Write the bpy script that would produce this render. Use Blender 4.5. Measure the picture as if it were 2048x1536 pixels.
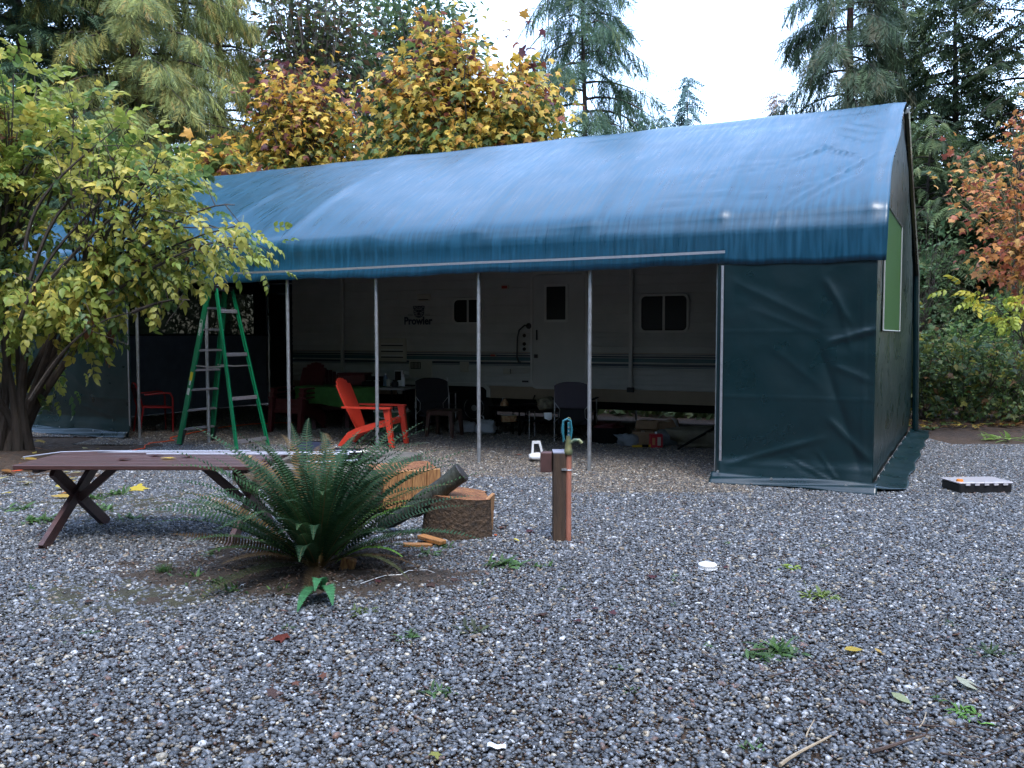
import bpy, math, random
import numpy as np
from mathutils import Vector, Matrix, noise as mnoise
R = math.radians
rng = np.random.default_rng(7)
random.seed(7)
sc = bpy.context.scene
for o in list(bpy.data.objects): bpy.data.objects.remove(o)

# ------------------------------------------------------------ camera, sky, sun, exposure
cam_d = bpy.data.cameras.new('camera'); cam = bpy.data.objects.new('camera', cam_d); sc.collection.objects.link(cam)
cam_d.sensor_width = 36; cam_d.lens = 31.1; cam_d.clip_end = 600; cam_d.clip_start = .05
cam.location = (0, 0, 1.62); cam.rotation_euler = (R(90 - 3.17), 0, 0)
sc.camera = cam
SUN_EL, SUN_AZ = R(62), R(165)      # azimuth measured from +Y (view direction), to the right positive
world = bpy.data.worlds.new('World'); sc.world = world; world.use_nodes = True
wn = world.node_tree; wn.nodes.clear()
wo = wn.nodes.new('ShaderNodeOutputWorld'); bg = wn.nodes.new('ShaderNodeBackground')
sky = wn.nodes.new('ShaderNodeTexSky'); sky.sky_type = 'NISHITA'; sky.sun_disc = False
sky.sun_elevation = SUN_EL; sky.sun_rotation = SUN_AZ
sky.air_density = 1.0; sky.dust_density = .7; sky.ozone_density = 2.2
bg.inputs['Strength'].default_value = 0.13
# thin high cloud mixed over the blue, everywhere in the sky
wtc = wn.nodes.new('ShaderNodeTexCoord'); wmp = wn.nodes.new('ShaderNodeMapping'); wmp.inputs['Scale'].default_value = (1.2, 1.2, 2.6)
wnz = wn.nodes.new('ShaderNodeTexNoise'); wnz.inputs['Scale'].default_value = 1.6; wnz.inputs['Detail'].default_value = 5
wrp = wn.nodes.new('ShaderNodeValToRGB'); wrp.color_ramp.elements[0].position = .36; wrp.color_ramp.elements[1].position = .72
wrp.color_ramp.elements[0].color = (.0, .0, .0, 1); wrp.color_ramp.elements[1].color = (.36, .36, .36, 1)
wmx = wn.nodes.new('ShaderNodeMixRGB'); wmx.inputs[2].default_value = (5.2, 5.8, 7.2, 1)
wn.links.new(wtc.outputs['Generated'], wmp.inputs[0]); wn.links.new(wmp.outputs[0], wnz.inputs[0]); wn.links.new(wnz.outputs[0], wrp.inputs[0])
wn.links.new(wrp.outputs[0], wmx.inputs[0]); wn.links.new(sky.outputs[0], wmx.inputs[1])
wn.links.new(wmx.outputs[0], bg.inputs[0]); wn.links.new(bg.outputs[0], wo.inputs[0])
sl = bpy.data.lights.new('sun', 'SUN'); sun = bpy.data.objects.new('sun', sl); sc.collection.objects.link(sun)
sl.energy = 0.5; sl.angle = R(24); sl.color = (1, .98, .95)
sd = Vector((math.sin(SUN_AZ) * math.cos(SUN_EL), math.cos(SUN_AZ) * math.cos(SUN_EL), math.sin(SUN_EL)))
sun.rotation_euler = (-sd).to_track_quat('-Z', 'Y').to_euler(); sun.location = (0, -10, 30)
vs = sc.view_settings; vs.view_transform = 'Standard'; vs.look = 'None'; vs.exposure = 2.78; vs.gamma = 1; vs.use_curve_mapping = False
sc.cycles.max_bounces = 6; sc.cycles.transparent_max_bounces = 8; sc.cycles.use_denoising = True

# ------------------------------------------------------------ helpers
C = sc.collection
def tag(o, label=None, cat=None, group=None, kind=None):
    if label: o['label'] = label
    if cat: o['category'] = cat
    if group: o['group'] = group
    if kind: o['kind'] = kind
    return o
def empty(name, loc, rz=0, label=None, cat=None, group=None):
    o = bpy.data.objects.new(name, None); C.objects.link(o); o.location = loc; o.rotation_euler = (0, 0, rz); o.empty_display_size = .1
    return tag(o, label, cat, group)
def copy_tree(o, parent=None):
    c = o.copy(); C.objects.link(c)
    if parent is not None: c.parent = parent
    for ch in list(o.children): copy_tree(ch, c)
    return c
def npmesh(name, V, F, mat, parent=None, smooth=False, tint=None):
    """V (n,3); F (m,3) or (m,4) int array"""
    me = bpy.data.meshes.new(name); V = np.asarray(V, dtype=np.float32); F = np.asarray(F, dtype=np.int32)
    k = F.shape[1]
    me.vertices.add(len(V)); me.vertices.foreach_set('co', V.ravel())
    me.loops.add(F.size); me.loops.foreach_set('vertex_index', F.ravel())
    me.polygons.add(len(F)); me.polygons.foreach_set('loop_start', np.arange(0, F.size, k, dtype=np.int32))
    me.update(calc_edges=True)
    if smooth: me.polygons.foreach_set('use_smooth', np.ones(len(F), dtype=bool))
    if tint is not None:
        a = me.color_attributes.new('tint', 'FLOAT_COLOR', 'POINT')
        t = np.ones((len(V), 4), dtype=np.float32); t[:, :3] = tint; a.data.foreach_set('color', t.ravel())
    me.materials.append(mat)
    o = bpy.data.objects.new(name, me); C.objects.link(o)
    if parent is not None: o.parent = parent
    return o
class MB:
    def __init__(s): s.v = []; s.f = []
    def add(s, V, F):
        n = len(s.v); s.v += [tuple(p) for p in V]; s.f += [tuple(i + n for i in f) for f in F]; return s
    def box(s, c, d, rot=None, bev=0.0):
        x, y, z = [k / 2 for k in d]; M = Matrix.Identity(3)
        if rot is not None:
            from mathutils import Euler
            M = Euler(rot).to_matrix()
        if bev <= 0 or bev >= min(x, y, z):
            P = [(sx * x, sy * y, sz * z) for sz in (-1, 1) for sy in (-1, 1) for sx in (-1, 1)]
            F = [(0, 2, 3, 1), (4, 5, 7, 6), (0, 1, 5, 4), (2, 6, 7, 3), (0, 4, 6, 2), (1, 3, 7, 5)]
        else:   # chamfer all edges
            b = bev; P = []; idx = {}
            for sx in (-1, 1):
                for sy in (-1, 1):
                    for sz in (-1, 1):
                        for ax, q in enumerate(((sx * x, sy * (y - b), sz * (z - b)), (sx * (x - b), sy * y, sz * (z - b)), (sx * (x - b), sy * (y - b), sz * z))):
                            idx[(sx, sy, sz, ax)] = len(P); P.append(q)
            F = []
            g = lambda a, b_, c_, ax: idx[(a, b_, c_, ax)]
            for t in (-1, 1):
                F.append([g(t, -1, -1, 0), g(t, 1, -1, 0), g(t, 1, 1, 0), g(t, -1, 1, 0)][::t])
                F.append([g(-1, t, -1, 1), g(-1, t, 1, 1), g(1, t, 1, 1), g(1, t, -1, 1)][::t])
                F.append([g(-1, -1, t, 2), g(1, -1, t, 2), g(1, 1, t, 2), g(-1, 1, t, 2)][::t])
            for p in (-1, 1):
                for q in (-1, 1):
                    F.append([g(-1, p, q, 1), g(1, p, q, 1), g(1, p, q, 2), g(-1, p, q, 2)])
                    F.append([g(p, -1, q, 0), g(p, 1, q, 0), g(p, 1, q, 2), g(p, -1, q, 2)])
                    F.append([g(p, q, -1, 0), g(p, q, 1, 0), g(p, q, 1, 1), g(p, q, -1, 1)])
                    for r_ in (-1, 1): F.append([g(p, q, r_, 0), g(p, q, r_, 1), g(p, q, r_, 2)])
        s.add([tuple(M @ Vector(p) + Vector(c)) for p in P], F); return s
    def tube(s, path, r, n=8, cap=True, closed=False):
        path = [Vector(p) for p in path]; m = len(path); rs = r if hasattr(r, '__len__') else [r] * m
        V = []; F = []; up = None
        for i, p in enumerate(path):
            if closed: t = path[(i + 1) % m] - path[i - 1]
            else: t = path[min(i + 1, m - 1)] - path[max(i - 1, 0)]
            t.normalize()
            if up is None: up = Vector((0, 0, 1)) if abs(t.z) < .9 else Vector((1, 0, 0))
            a = t.cross(up); a.normalize(); b = a.cross(t); up = b
            for k in range(n):
                th = 2 * math.pi * k / n; V.append(p + (a * math.cos(th) + b * math.sin(th)) * rs[i])
        for i in range(m if closed else m - 1):
            j = (i + 1) % m
            for k in range(n): F.append((i * n + k, i * n + (k + 1) % n, j * n + (k + 1) % n, j * n + k))
        if cap and not closed:
            F.append(tuple(range(n - 1, -1, -1))); F.append(tuple((m - 1) * n + k for k in range(n)))
        return s.add(V, F)
    def lathe(s, prof, n=20, c=(0, 0, 0), M=None):
        V = []; F = []; m = len(prof)
        for r, z in prof:
            for k in range(n):
                th = 2 * math.pi * k / n; p = Vector((r * math.cos(th), r * math.sin(th), z))
                if M is not None: p = M @ p
                V.append(p + Vector(c))
        for i in range(m - 1):
            for k in range(n): F.append((i * n + k, i * n + (k + 1) % n, (i + 1) * n + (k + 1) % n, (i + 1) * n + k))
        if prof[0][0] > 1e-6: F.append(tuple(range(n - 1, -1, -1)))
        if prof[-1][0] > 1e-6: F.append(tuple((m - 1) * n + k for k in range(n)))
        return s.add(V, F)
    def prism(s, poly, z0, z1, M=None, c=(0, 0, 0)):
        n = len(poly); V = [Vector((x, y, z0)) for x, y in poly] + [Vector((x, y, z1)) for x, y in poly]
        if M is not None: V = [M @ v for v in V]
        V = [v + Vector(c) for v in V]
        F = [tuple(range(n - 1, -1, -1)), tuple(range(n, 2 * n))] + [(i, (i + 1) % n, n + (i + 1) % n, n + i) for i in range(n)]
        return s.add(V, F)
    def build(s, name, mat, parent=None, smooth=False, angle=None, label=None):
        me = bpy.data.meshes.new(name); me.from_pydata([tuple(v) for v in s.v], [], s.f); me.update()
        if smooth:
            me.polygons.foreach_set('use_smooth', [True] * len(me.polygons))
            if hasattr(me, 'set_sharp_from_angle'): me.set_sharp_from_angle(angle=R(angle or 40))
        me.materials.append(mat)
        o = bpy.data.objects.new(name, me); C.objects.link(o)
        if parent is not None: o.parent = parent
        if label: o['label'] = label
        return o
def grid(name, X, mat, parent=None, thick=0.0):
    """X (m,n,3) grid of points, smooth; optional thickness"""
    m, n, _ = X.shape; i = np.arange(m * n).reshape(m, n)
    F = np.stack([i[:-1, :-1], i[1:, :-1], i[1:, 1:], i[:-1, 1:]], -1).reshape(-1, 4)
    o = npmesh(name, X.reshape(-1, 3), F, mat, parent, smooth=True)
    if thick:
        md = o.modifiers.new('thickness', 'SOLIDIFY'); md.thickness = thick; md.offset = 0
    return o
def bez(p0, p1, p2, p3, n):
    t = np.linspace(0, 1, n)[:, None]; p0, p1, p2, p3 = map(np.asarray, (p0, p1, p2, p3))
    return (1 - t) ** 3 * p0 + 3 * (1 - t) ** 2 * t * p1 + 3 * (1 - t) * t * t * p2 + t ** 3 * p3
def fbm(x, y, z=0, o=4):
    return mnoise.fractal(Vector((x, y, z)), 1.0, 2.0, o)

# ------------------------------------------------------------ materials
MATS = {}
def mat(name, col, rough=.6, metal=0.0, spec=.5, var=0.0, vscale=6.0, vcol=None, bump=0.0, bscale=40.0, coat=0.0, stretch=(1, 1, 1), transl=0.0, tint=False, emit=None, bdist=.01, rvar=0.0, bump2=0.0, b2scale=4, alpha=1.0):
    if name in MATS: return MATS[name]
    m = bpy.data.materials.new(name); m.use_nodes = True; nt = m.node_tree; N = nt.nodes; L = nt.links
    b = N['Principled BSDF']; b.inputs['Base Color'].default_value = (*col, 1); b.inputs['Roughness'].default_value = rough
    b.inputs['Metallic'].default_value = metal; b.inputs['Specular IOR Level'].default_value = spec; b.inputs['Coat Weight'].default_value = coat
    src = None
    tc = N.new('ShaderNodeTexCoord'); mp = N.new('ShaderNodeMapping'); mp.inputs['Scale'].default_value = stretch; L.new(tc.outputs['Object'], mp.inputs[0])
    if tint:
        at = N.new('ShaderNodeAttribute'); at.attribute_name = 'tint'; src = at.outputs['Color']; L.new(src, b.inputs['Base Color'])
    if var > 0:
        nz = N.new('ShaderNodeTexNoise'); nz.inputs['Scale'].default_value = vscale; nz.inputs['Detail'].default_value = 6; L.new(mp.outputs[0], nz.inputs[0])
        mr = N.new('ShaderNodeMapRange'); mr.inputs[1].default_value = .3; mr.inputs[2].default_value = .7; L.new(nz.outputs[0], mr.inputs[0])
        mx = N.new('ShaderNodeMixRGB'); L.new(mr.outputs[0], mx.inputs[0])
        mx.inputs[1].default_value = (*col, 1); mx.inputs[2].default_value = (*(vcol or tuple(c * (1 - var) for c in col)), 1)
        if src is not None: L.new(src, mx.inputs[1])
        src = mx.outputs[0]; L.new(src, b.inputs['Base Color'])
        if rvar:
            m2 = N.new('ShaderNodeMapRange'); m2.inputs[1].default_value = .3; m2.inputs[2].default_value = .7; m2.inputs[3].default_value = rough - rvar; m2.inputs[4].default_value = rough + rvar
            L.new(nz.outputs[0], m2.inputs[0]); L.new(m2.outputs[0], b.inputs['Roughness'])
    if bump > 0:
        n2 = N.new('ShaderNodeTexNoise'); n2.inputs['Scale'].default_value = bscale; n2.inputs['Detail'].default_value = 5; L.new(mp.outputs[0], n2.inputs[0])
        bp = N.new('ShaderNodeBump'); bp.inputs['Strength'].default_value = bump; bp.inputs['Distance'].default_value = bdist; L.new(n2.outputs[0], bp.inputs['Height']); L.new(bp.outputs[0], b.inputs['Normal'])
        if bump2 > 0:
            n3 = N.new('ShaderNodeTexNoise'); n3.inputs['Scale'].default_value = b2scale; n3.inputs['Detail'].default_value = 3; L.new(tc.outputs['Object'], n3.inputs[0])
            b2 = N.new('ShaderNodeBump'); b2.inputs['Strength'].default_value = bump2; b2.inputs['Distance'].default_value = .05; L.new(n3.outputs[0], b2.inputs['Height']); L.new(b2.outputs[0], bp.inputs['Normal'])
    if alpha < 1: b.inputs['Alpha'].default_value = alpha
    if transl > 0:
        tr = N.new('ShaderNodeBsdfTranslucent'); ms = N.new('ShaderNodeMixShader'); ms.inputs[0].default_value = transl
        if src is not None: L.new(src, tr.inputs[0])
        else: tr.inputs[0].default_value = (*col, 1)
        out = N['Material Output']; L.new(b.outputs[0], ms.inputs[1]); L.new(tr.outputs[0], ms.inputs[2]); L.new(ms.outputs[0], out.inputs[0])
    MATS[name] = m; return m
M_leaf = mat('leaf', (.1, .2, .03), rough=.45, tint=True, transl=.42, spec=.35)
M_needle = mat('needle', (.03, .06, .02), rough=.6, tint=True, transl=.28, spec=.25)
M_stone = mat('pebble', (.2, .2, .2), rough=.42, tint=True, var=.2, vscale=60, vcol=(.09, .09, .09), spec=.4)
M_bark = mat('bark', (.075, .055, .042), rough=.85, var=.6, vscale=14, stretch=(1, 1, .25), bump=.8, bscale=30, bdist=.02, vcol=(.03, .025, .02))
M_bark_pale = mat('pale_bark', (.22, .17, .14), rough=.85, var=.6, vscale=9, stretch=(1, 1, .3), bump=.6, bscale=25, vcol=(.1, .075, .06))
M_steel = mat('galvanised_steel', (.52, .54, .56), rough=.42, metal=.75, var=.3, vscale=18, bump=.1, bscale=50)
M_white = mat('white_plastic', (.78, .79, .8), rough=.35, var=.1)
M_black = mat('black_plastic', (.015, .015, .017), rough=.5)
M_blackcloth = mat('black_fabric', (.014, .015, .02), rough=.9, bump=.3, bscale=200, var=.3)
M_red = mat('red_plastic', (.74, .062, .032), rough=.38, var=.12, vscale=3, bump=.05, bscale=60)
M_redmetal = mat('red_metal', (.35, .02, .02), rough=.4)
M_green = mat('green_fibreglass', (.006, .21, .085), rough=.38, var=.15, vscale=5, stretch=(1, 1, .2))
M_alu = mat('aluminium', (.5, .49, .52), rough=.4, metal=.7, var=.15, vscale=20)
M_glass = mat('dark_glass', (.006, .008, .014), rough=.3, spec=.3)
M_soil = mat('soil', (.05, .034, .022), rough=.95, var=.6, vscale=9, vcol=(.022, .016, .011), bump=.9, bscale=45, bdist=.02)
M_litter = mat('leaf_litter_soil', (.085, .05, .03), rough=.95, var=.8, vscale=14, vcol=(.03, .02, .012), bump=1, bscale=50, bdist=.03)

# ------------------------------------------------------------ placing: the shelter's own axes (a along the front, w to the back)
TO = (-5.92, 13.8); TRZ = -math.atan2(.4437, .896); ca, sa = math.cos(TRZ), math.sin(TRZ)
def T(a, w, z=0.0): return (TO[0] + a * ca - w * sa, TO[1] + a * sa + w * ca, z)

# ------------------------------------------------------------ ground
def ground():
    n = 90; xs = np.sinh(np.linspace(-5.2, 5.2, n)) * 3.0; ys = np.sinh(np.linspace(-4.4, 5.2, n)) * 3.0 + 8
    X, Y = np.meshgrid(xs, ys, indexing='ij'); Z = np.full_like(X, -.012)
    far = np.clip((np.hypot(X, Y) - 30) / 60, 0, 1)
    for i in range(n):
        for j in range(n):
            if far[i, j] > 0: Z[i, j] += far[i, j] * 3 * fbm(X[i, j] * .02, Y[i, j] * .02)
    o = grid('ground', np.stack([X, Y, Z], -1), M_litter); o['kind'] = 'structure'
ground()
t_ = (1 + 5 ** .5) / 2
ICO_V = np.array([(-1, t_, 0), (1, t_, 0), (-1, -t_, 0), (1, -t_, 0), (0, -1, t_), (0, 1, t_), (0, -1, -t_), (0, 1, -t_), (t_, 0, -1), (t_, 0, 1), (-t_, 0, -1), (-t_, 0, 1)]) / math.hypot(1, t_)
ICO_F = np.array([(0, 11, 5), (0, 5, 1), (0, 1, 7), (0, 7, 10), (0, 10, 11), (1, 5, 9), (5, 11, 4), (11, 10, 2), (10, 7, 6), (7, 1, 8), (3, 9, 4), (3, 4, 2), (3, 2, 6), (3, 6, 8), (3, 8, 9), (4, 9, 5), (2, 4, 11), (6, 2, 10), (8, 6, 7), (9, 8, 1)])
def rand_rot(n, tilt=.35, spin=True):
    az = rng.uniform(0, 2 * np.pi, n) if spin else np.zeros(n); tx = rng.normal(0, tilt, n); ty = rng.normal(0, tilt, n)
    cz, sz = np.cos(az), np.sin(az); o = np.zeros(n); i = np.ones(n)
    Rz = np.stack([cz, -sz, o, sz, cz, o, o, o, i], -1).reshape(n, 3, 3)
    cx, sx = np.cos(tx), np.sin(tx); Rx = np.stack([i, o, o, o, cx, -sx, o, sx, cx], -1).reshape(n, 3, 3)
    cy, sy = np.cos(ty), np.sin(ty); Ry = np.stack([cy, o, sy, o, i, o, -sy, o, cy], -1).reshape(n, 3, 3)
    return Rx @ Ry @ Rz
def stones(n, P, size, pal, wts):
    """merged pebble mesh arrays: positions P (n,3)"""
    sx = size * rng.uniform(.8, 1.35, n); S = np.stack([sx, sx * rng.uniform(.6, .95, n), sx * rng.uniform(.35, .7, n)], -1)
    V = ICO_V[None] * (1 + rng.normal(0, .1, (n, 12, 1))) * S[:, None]
    V = np.einsum('nij,nkj->nki', rand_rot(n, .3), V) + P[:, None]
    F = ICO_F[None] + (np.arange(n) * 12)[:, None, None]
    c = np.array(pal)[rng.choice(len(pal), n, p=np.array(wts) / sum(wts))] * rng.uniform(.7, 1.3, (n, 1))
    return V.reshape(-1, 3), F.reshape(-1, 3), np.repeat(c, 12, 0)
PAL_G = [(.048, .058, .072), (.095, .112, .135), (.17, .192, .22), (.33, .35, .38), (.62, .64, .66), (.02, .024, .032), (.27, .20, .12), (.52, .45, .33), (.18, .09, .06)]
WT_G = [24, 22, 18, 12, 5, 15, 5, 4, 2]
PAL_B = [(.09, .08, .07), (.20, .16, .12), (.32, .25, .17), (.46, .38, .27), (.60, .57, .50), (.05, .045, .04), (.22, .13, .07), (.12, .12, .13)]
WT_B = [18, 22, 18, 10, 5, 14, 8, 14]
def gravel():
    tiles = []
    for k in range(6):
        n = 5900; P = np.stack([rng.uniform(-.5, .5, n), rng.uniform(-.5, .5, n), rng.uniform(-.002, .009, n)], -1)
        sz = rng.lognormal(math.log(.0080), .40, n).clip(.004, .025)
        pal, wt = (PAL_G, WT_G) if k < 4 else (PAL_B, WT_B)
        V, F, c = stones(n, P, sz, pal, wt)
        o = npmesh('gravel_tile', V, F, M_stone, smooth=True, tint=c); tiles.append(o)
    # instance points
    pts = []; idx = []
    for gx in np.arange(-14, 16, 1.0):
        for gy in np.arange(1.5, 21.5, 1.0):
            if abs(gx) > 2.4 + gy * .66: continue
            a = (gx - TO[0]) * ca + (gy - TO[1]) * sa; w = -(gx - TO[0]) * sa + (gy - TO[1]) * ca
            if w > 5.4 or a > 14.5: continue
            if gx < -5.9 and gy > 10.6 and w < -.5: continue
            if gx > 6.2 and gy > 14.6: continue
            br = np.clip((w + 1.6) / 2.2, 0, 1) if a < 9.3 else 0
            pts.append((gx, gy, 0)); idx.append(4 + rng.integers(2) if rng.random() < br else rng.integers(4))
    me = bpy.data.meshes.new('gravel'); me.from_pydata(pts, [], []); 
    a = me.attributes.new('tile', 'INT', 'POINT'); a.data.foreach_set('value', np.array(idx, dtype=np.int32))
    a = me.attributes.new('turn', 'FLOAT', 'POINT'); a.data.foreach_set('value', (rng.integers(0, 4, len(pts)) * math.pi / 2).astype(np.float32))
    o = bpy.data.objects.new('gravel', me); C.objects.link(o)
    tag(o, 'grey rounded river gravel covering the yard', 'gravel', kind='stuff')
    ng = bpy.data.node_groups.new('gravel', 'GeometryNodeTree')
    ng.interface.new_socket('Geometry', in_out='INPUT', socket_type='NodeSocketGeometry'); ng.interface.new_socket('Geometry', in_out='OUTPUT', socket_type='NodeSocketGeometry')
    gi = ng.nodes.new('NodeGroupInput'); go = ng.nodes.new('NodeGroupOutput'); g2i = ng.nodes.new('GeometryNodeGeometryToInstance')
    ip = ng.nodes.new('GeometryNodeInstanceOnPoints'); ip.inputs['Pick Instance'].default_value = True
    for k in reversed(range(len(tiles))):
        gi2 = ng.nodes.new('GeometryNodeGeometryToInstance'); so = ng.nodes.new('GeometryNodeSetMaterial'); so.inputs['Material'].default_value = M_stone
        oi = ng.nodes.new('GeometryNodeObjectInfo'); oi.inputs['Object'].default_value = tiles[k]; oi.transform_space = 'ORIGINAL'
        ng.links.new(oi.outputs['Geometry'], so.inputs[0]); ng.links.new(so.outputs[0], gi2.inputs[0])
        if k == len(tiles) - 1: jn = ng.nodes.new('GeometryNodeJoinGeometry')
        ng.links.new(gi2.outputs[0], jn.inputs[0])
    ng.links.new(jn.outputs[0], ip.inputs['Instance'])
    ai = ng.nodes.new('GeometryNodeInputNamedAttribute'); ai.data_type = 'INT'; ai.inputs[0].default_value = 'tile'
    at = ng.nodes.new('GeometryNodeInputNamedAttribute'); at.data_type = 'FLOAT'; at.inputs[0].default_value = 'turn'
    cb = ng.nodes.new('ShaderNodeCombineXYZ'); ng.links.new(at.outputs[0], cb.inputs[2])
    ng.links.new(ai.outputs[0], ip.inputs['Instance Index']); ng.links.new(cb.outputs[0], ip.inputs['Rotation'])
    ng.links.new(gi.outputs[0], ip.inputs['Points']); ng.links.new(ip.outputs[0], go.inputs[0])
    md = o.modifiers.new('gravel', 'NODES'); md.node_group = ng
    me.materials.append(M_stone)
    for t in tiles: C.objects.unlink(t)
gravel()
def mound(name, cx, cy, rx, ry, h, m, label, cat, seed=0, n=60, rot=0):
    """uneven low patch of soil rising between the pebbles"""
    u = np.linspace(-1.25, 1.25, n); X, Y = np.meshgrid(u, u, indexing='ij'); Z = np.zeros_like(X)
    for i in range(n):
        for j in range(n):
            x, y = X[i, j], Y[i, j]; d = math.hypot(x, y) + .55 * fbm(x * 2.2, y * 2.2, seed)
            wx, wy = x * rx, y * ry
            Z[i, j] = h * (1 - d ** 2 if d < 1.3 else -.7) + .018 * fbm(wx * 5, wy * 5, seed + 3) + .012 * fbm(wx * 22, wy * 22, seed)
    c, s = math.cos(rot), math.sin(rot)
    P = np.stack([cx + X * rx * c - Y * ry * s, cy + X * rx * s + Y * ry * c, Z], -1)
    o = grid(name, P, m); tag(o, label, cat, kind='stuff'); return o
# ------------------------------------------------------------ the green tarpaulin shelter
def tarp_mat(name, col, streak):
    m = bpy.data.materials.new(name); m.use_nodes = True; nt = m.node_tree; N = nt.nodes; L = nt.links; b = N['Principled BSDF']
    b.inputs['Base Color'].default_value = (*col, 1); b.inputs['Specular IOR Level'].default_value = .42 if streak else .55; b.inputs['Roughness'].default_value = .4; b.inputs['Coat Weight'].default_value = .3 if streak else .0; b.inputs['Coat Roughness'].default_value = .2
    tc = N.new('ShaderNodeTexCoord')
    def nz(scale, stretch, detail=4):
        mp = N.new('ShaderNodeMapping'); mp.inputs['Scale'].default_value = stretch; L.new(tc.outputs['Object'], mp.inputs[0])
        n = N.new('ShaderNodeTexNoise'); n.inputs['Scale'].default_value = scale; n.inputs['Detail'].default_value = detail; L.new(mp.outputs[0], n.inputs[0]); return n.outputs[0]
    if streak:   # wet run-off lines down the slope: rougher and smoother strips, and a brighter base colour along them
        s1 = nz(9, (2.4, .22, .22), 5); s2 = nz(1.3, (1, 1, 1), 3)
        ad = N.new('ShaderNodeMath'); ad.operation = 'ADD'; L.new(s1, ad.inputs[0]); 
        ml = N.new('ShaderNodeMath'); ml.operation = 'MULTIPLY'; ml.inputs[1].default_value = .5; L.new(s2, ml.inputs[0]); L.new(ml.outputs[0], ad.inputs[1])
        mr = N.new('ShaderNodeMapRange'); mr.inputs[1].default_value = .55; mr.inputs[2].default_value = .95; mr.inputs[3].default_value = .27; mr.inputs[4].default_value = .5
        L.new(ad.outputs[0], mr.inputs[0]); L.new(mr.outputs[0], b.inputs['Roughness'])
        m3 = N.new('ShaderNodeMapRange'); m3.inputs[1].default_value = .40; m3.inputs[2].default_value = .7; L.new(s1, m3.inputs[0])
        cx = N.new('ShaderNodeMixRGB'); cx.inputs[1].default_value = (*col, 1); cx.inputs[2].default_value = (*[c * 1.7 for c in col], 1); L.new(m3.outputs[0], cx.inputs[0]); L.new(cx.outputs[0], b.inputs['Base Color'])
    else:
        s1 = nz(2.5, (1, 1, 1), 4); mr = N.new('ShaderNodeMapRange'); mr.inputs[1].default_value = .3; mr.inputs[2].default_value = .7; mr.inputs[3].default_value = .24; mr.inputs[4].default_value = .4
        L.new(s1, mr.inputs[0]); L.new(mr.outputs[0], b.inputs['Roughness'])
    b0 = N.new('ShaderNodeBump'); b0.inputs['Strength'].default_value = .3; b0.inputs['Distance'].default_value = .02; L.new(nz(1.7, (1, 1, 1), 4), b0.inputs['Height'])
    b1 = N.new('ShaderNodeBump'); b1.inputs['Strength'].default_value = .35 if streak else .15; b1.inputs['Distance'].default_value = .006; L.new(s1 if streak else nz(12, (1, 1, 1)), b1.inputs['Height']); L.new(b0.outputs[0], b1.inputs['Normal'])
    b2 = N.new('ShaderNodeBump'); b2.inputs['Strength'].default_value = .25; b2.inputs['Distance'].default_value = .002; L.new(nz(160, (1, 1, 1), 2), b2.inputs['Height']); L.new(b1.outputs[0], b2.inputs['Normal'])
    L.new(b2.outputs[0], b.inputs['Normal']); return m
M_roof = tarp_mat('sky_tinted_roof_tarpaulin', (.003, .044, .080), True)  # same fabric as the walls; sky sheen put into a bluer base colour
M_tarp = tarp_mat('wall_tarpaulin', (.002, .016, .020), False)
A0, A1, W1 = -3.0, 10.78, 6.4
tent = empty('storage_shelter', (TO[0], TO[1], 0), TRZ, 'long dark green tarpaulin shelter with curved eaves standing over the travel trailer', 'shelter')
PROF = np.array([(-.06, 2.38), (-.02, 2.48), (.03, 2.58), (.02, 2.70), (-.04, 2.84), (-.01, 2.93), (.12, 3.03), (.27, 3.15), (.47, 3.29), (.9, 3.56), (1.4, 3.83), (2.3, 4.27), (3.14, 4.67), (3.2, 4.69)])
def profile(n):
    d = np.r_[0, np.cumsum(np.hypot(*np.diff(PROF, axis=0).T))]; s = np.linspace(0, d[-1], n)
    w = np.interp(s, d, PROF[:, 0]); z = np.interp(s, d, PROF[:, 1])
    k = np.array([1, 2, 3, 2, 1]) / 9
    for _ in range(2):
        wp, zp = np.pad(w, 2, mode='edge'), np.pad(z, 2, mode='edge'); w2, z2 = np.convolve(wp, k, 'valid'), np.convolve(zp, k, 'valid'); w[1:-1], z[1:-1] = w2[1:-1], z2[1:-1]
    return s, w, z
# creases: (a0, s0, a1, s1, height, width) along the right gable corner, and the seams
CREASE = [(9.75, .62, 10.7, 1.95, .022, .05), (9.85, .62, 10.7, 1.5, .014, .05), (9.7, 1.0, 10.7, 1.55, .014, .05), (8.6, 1.15, 9.7, .98, .014, .07), (8.3, .95, 9.7, .9, .012, .05), (9.0, 1.7, 9.75, 1.85, .016, .035), (8.5, 1.55, 9.7, 1.8, .014, .04),
          (9.8, 1.4, 10.5, 1.75, .014, .03), (9.8, 1.25, 10.4, 1.5, .012, .03), (9.75, 2.0, 10.1, 2.4, .03, .05), (10.0, 2.3, 10.45, 1.9, .03, .07), (10.1, 2.8, 10.5, 2.3, .02, .06), (10.2, 3.3, 10.65, 2.8, .02, .07), (9.9, 2.6, 10.2, 2.2, .02, .05), (9.0, 1.95, 9.7, 1.95, .01, .03), (9.1, 2.08, 9.8, 2.05, .01, .03),
          (-2.9, .55, 9.6, .60, .003, .05), (9.75, .1, 9.8, .75, -.012, .03)]
def crease(a, s, lst):
    h = 0
    for a0, s0, a1, s1, am, wd in lst:
        dx, dy = a1 - a0, s1 - s0; L2 = dx * dx + dy * dy; t = ((a - a0) * dx + (s - s0) * dy) / L2
        if -.2 < t < 1.2:
            d = abs((a - a0) * dy - (s - s0) * dx) / math.sqrt(L2); e = min(1, max(0, (t + .1) / .25)) * min(1, max(0, (1.15 - t) / .3)); h += am * .55 * (math.exp(-d / (wd * .45)) - .5 * math.exp(-(d / (wd * 2)) ** 2)) * e
    return h
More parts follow.
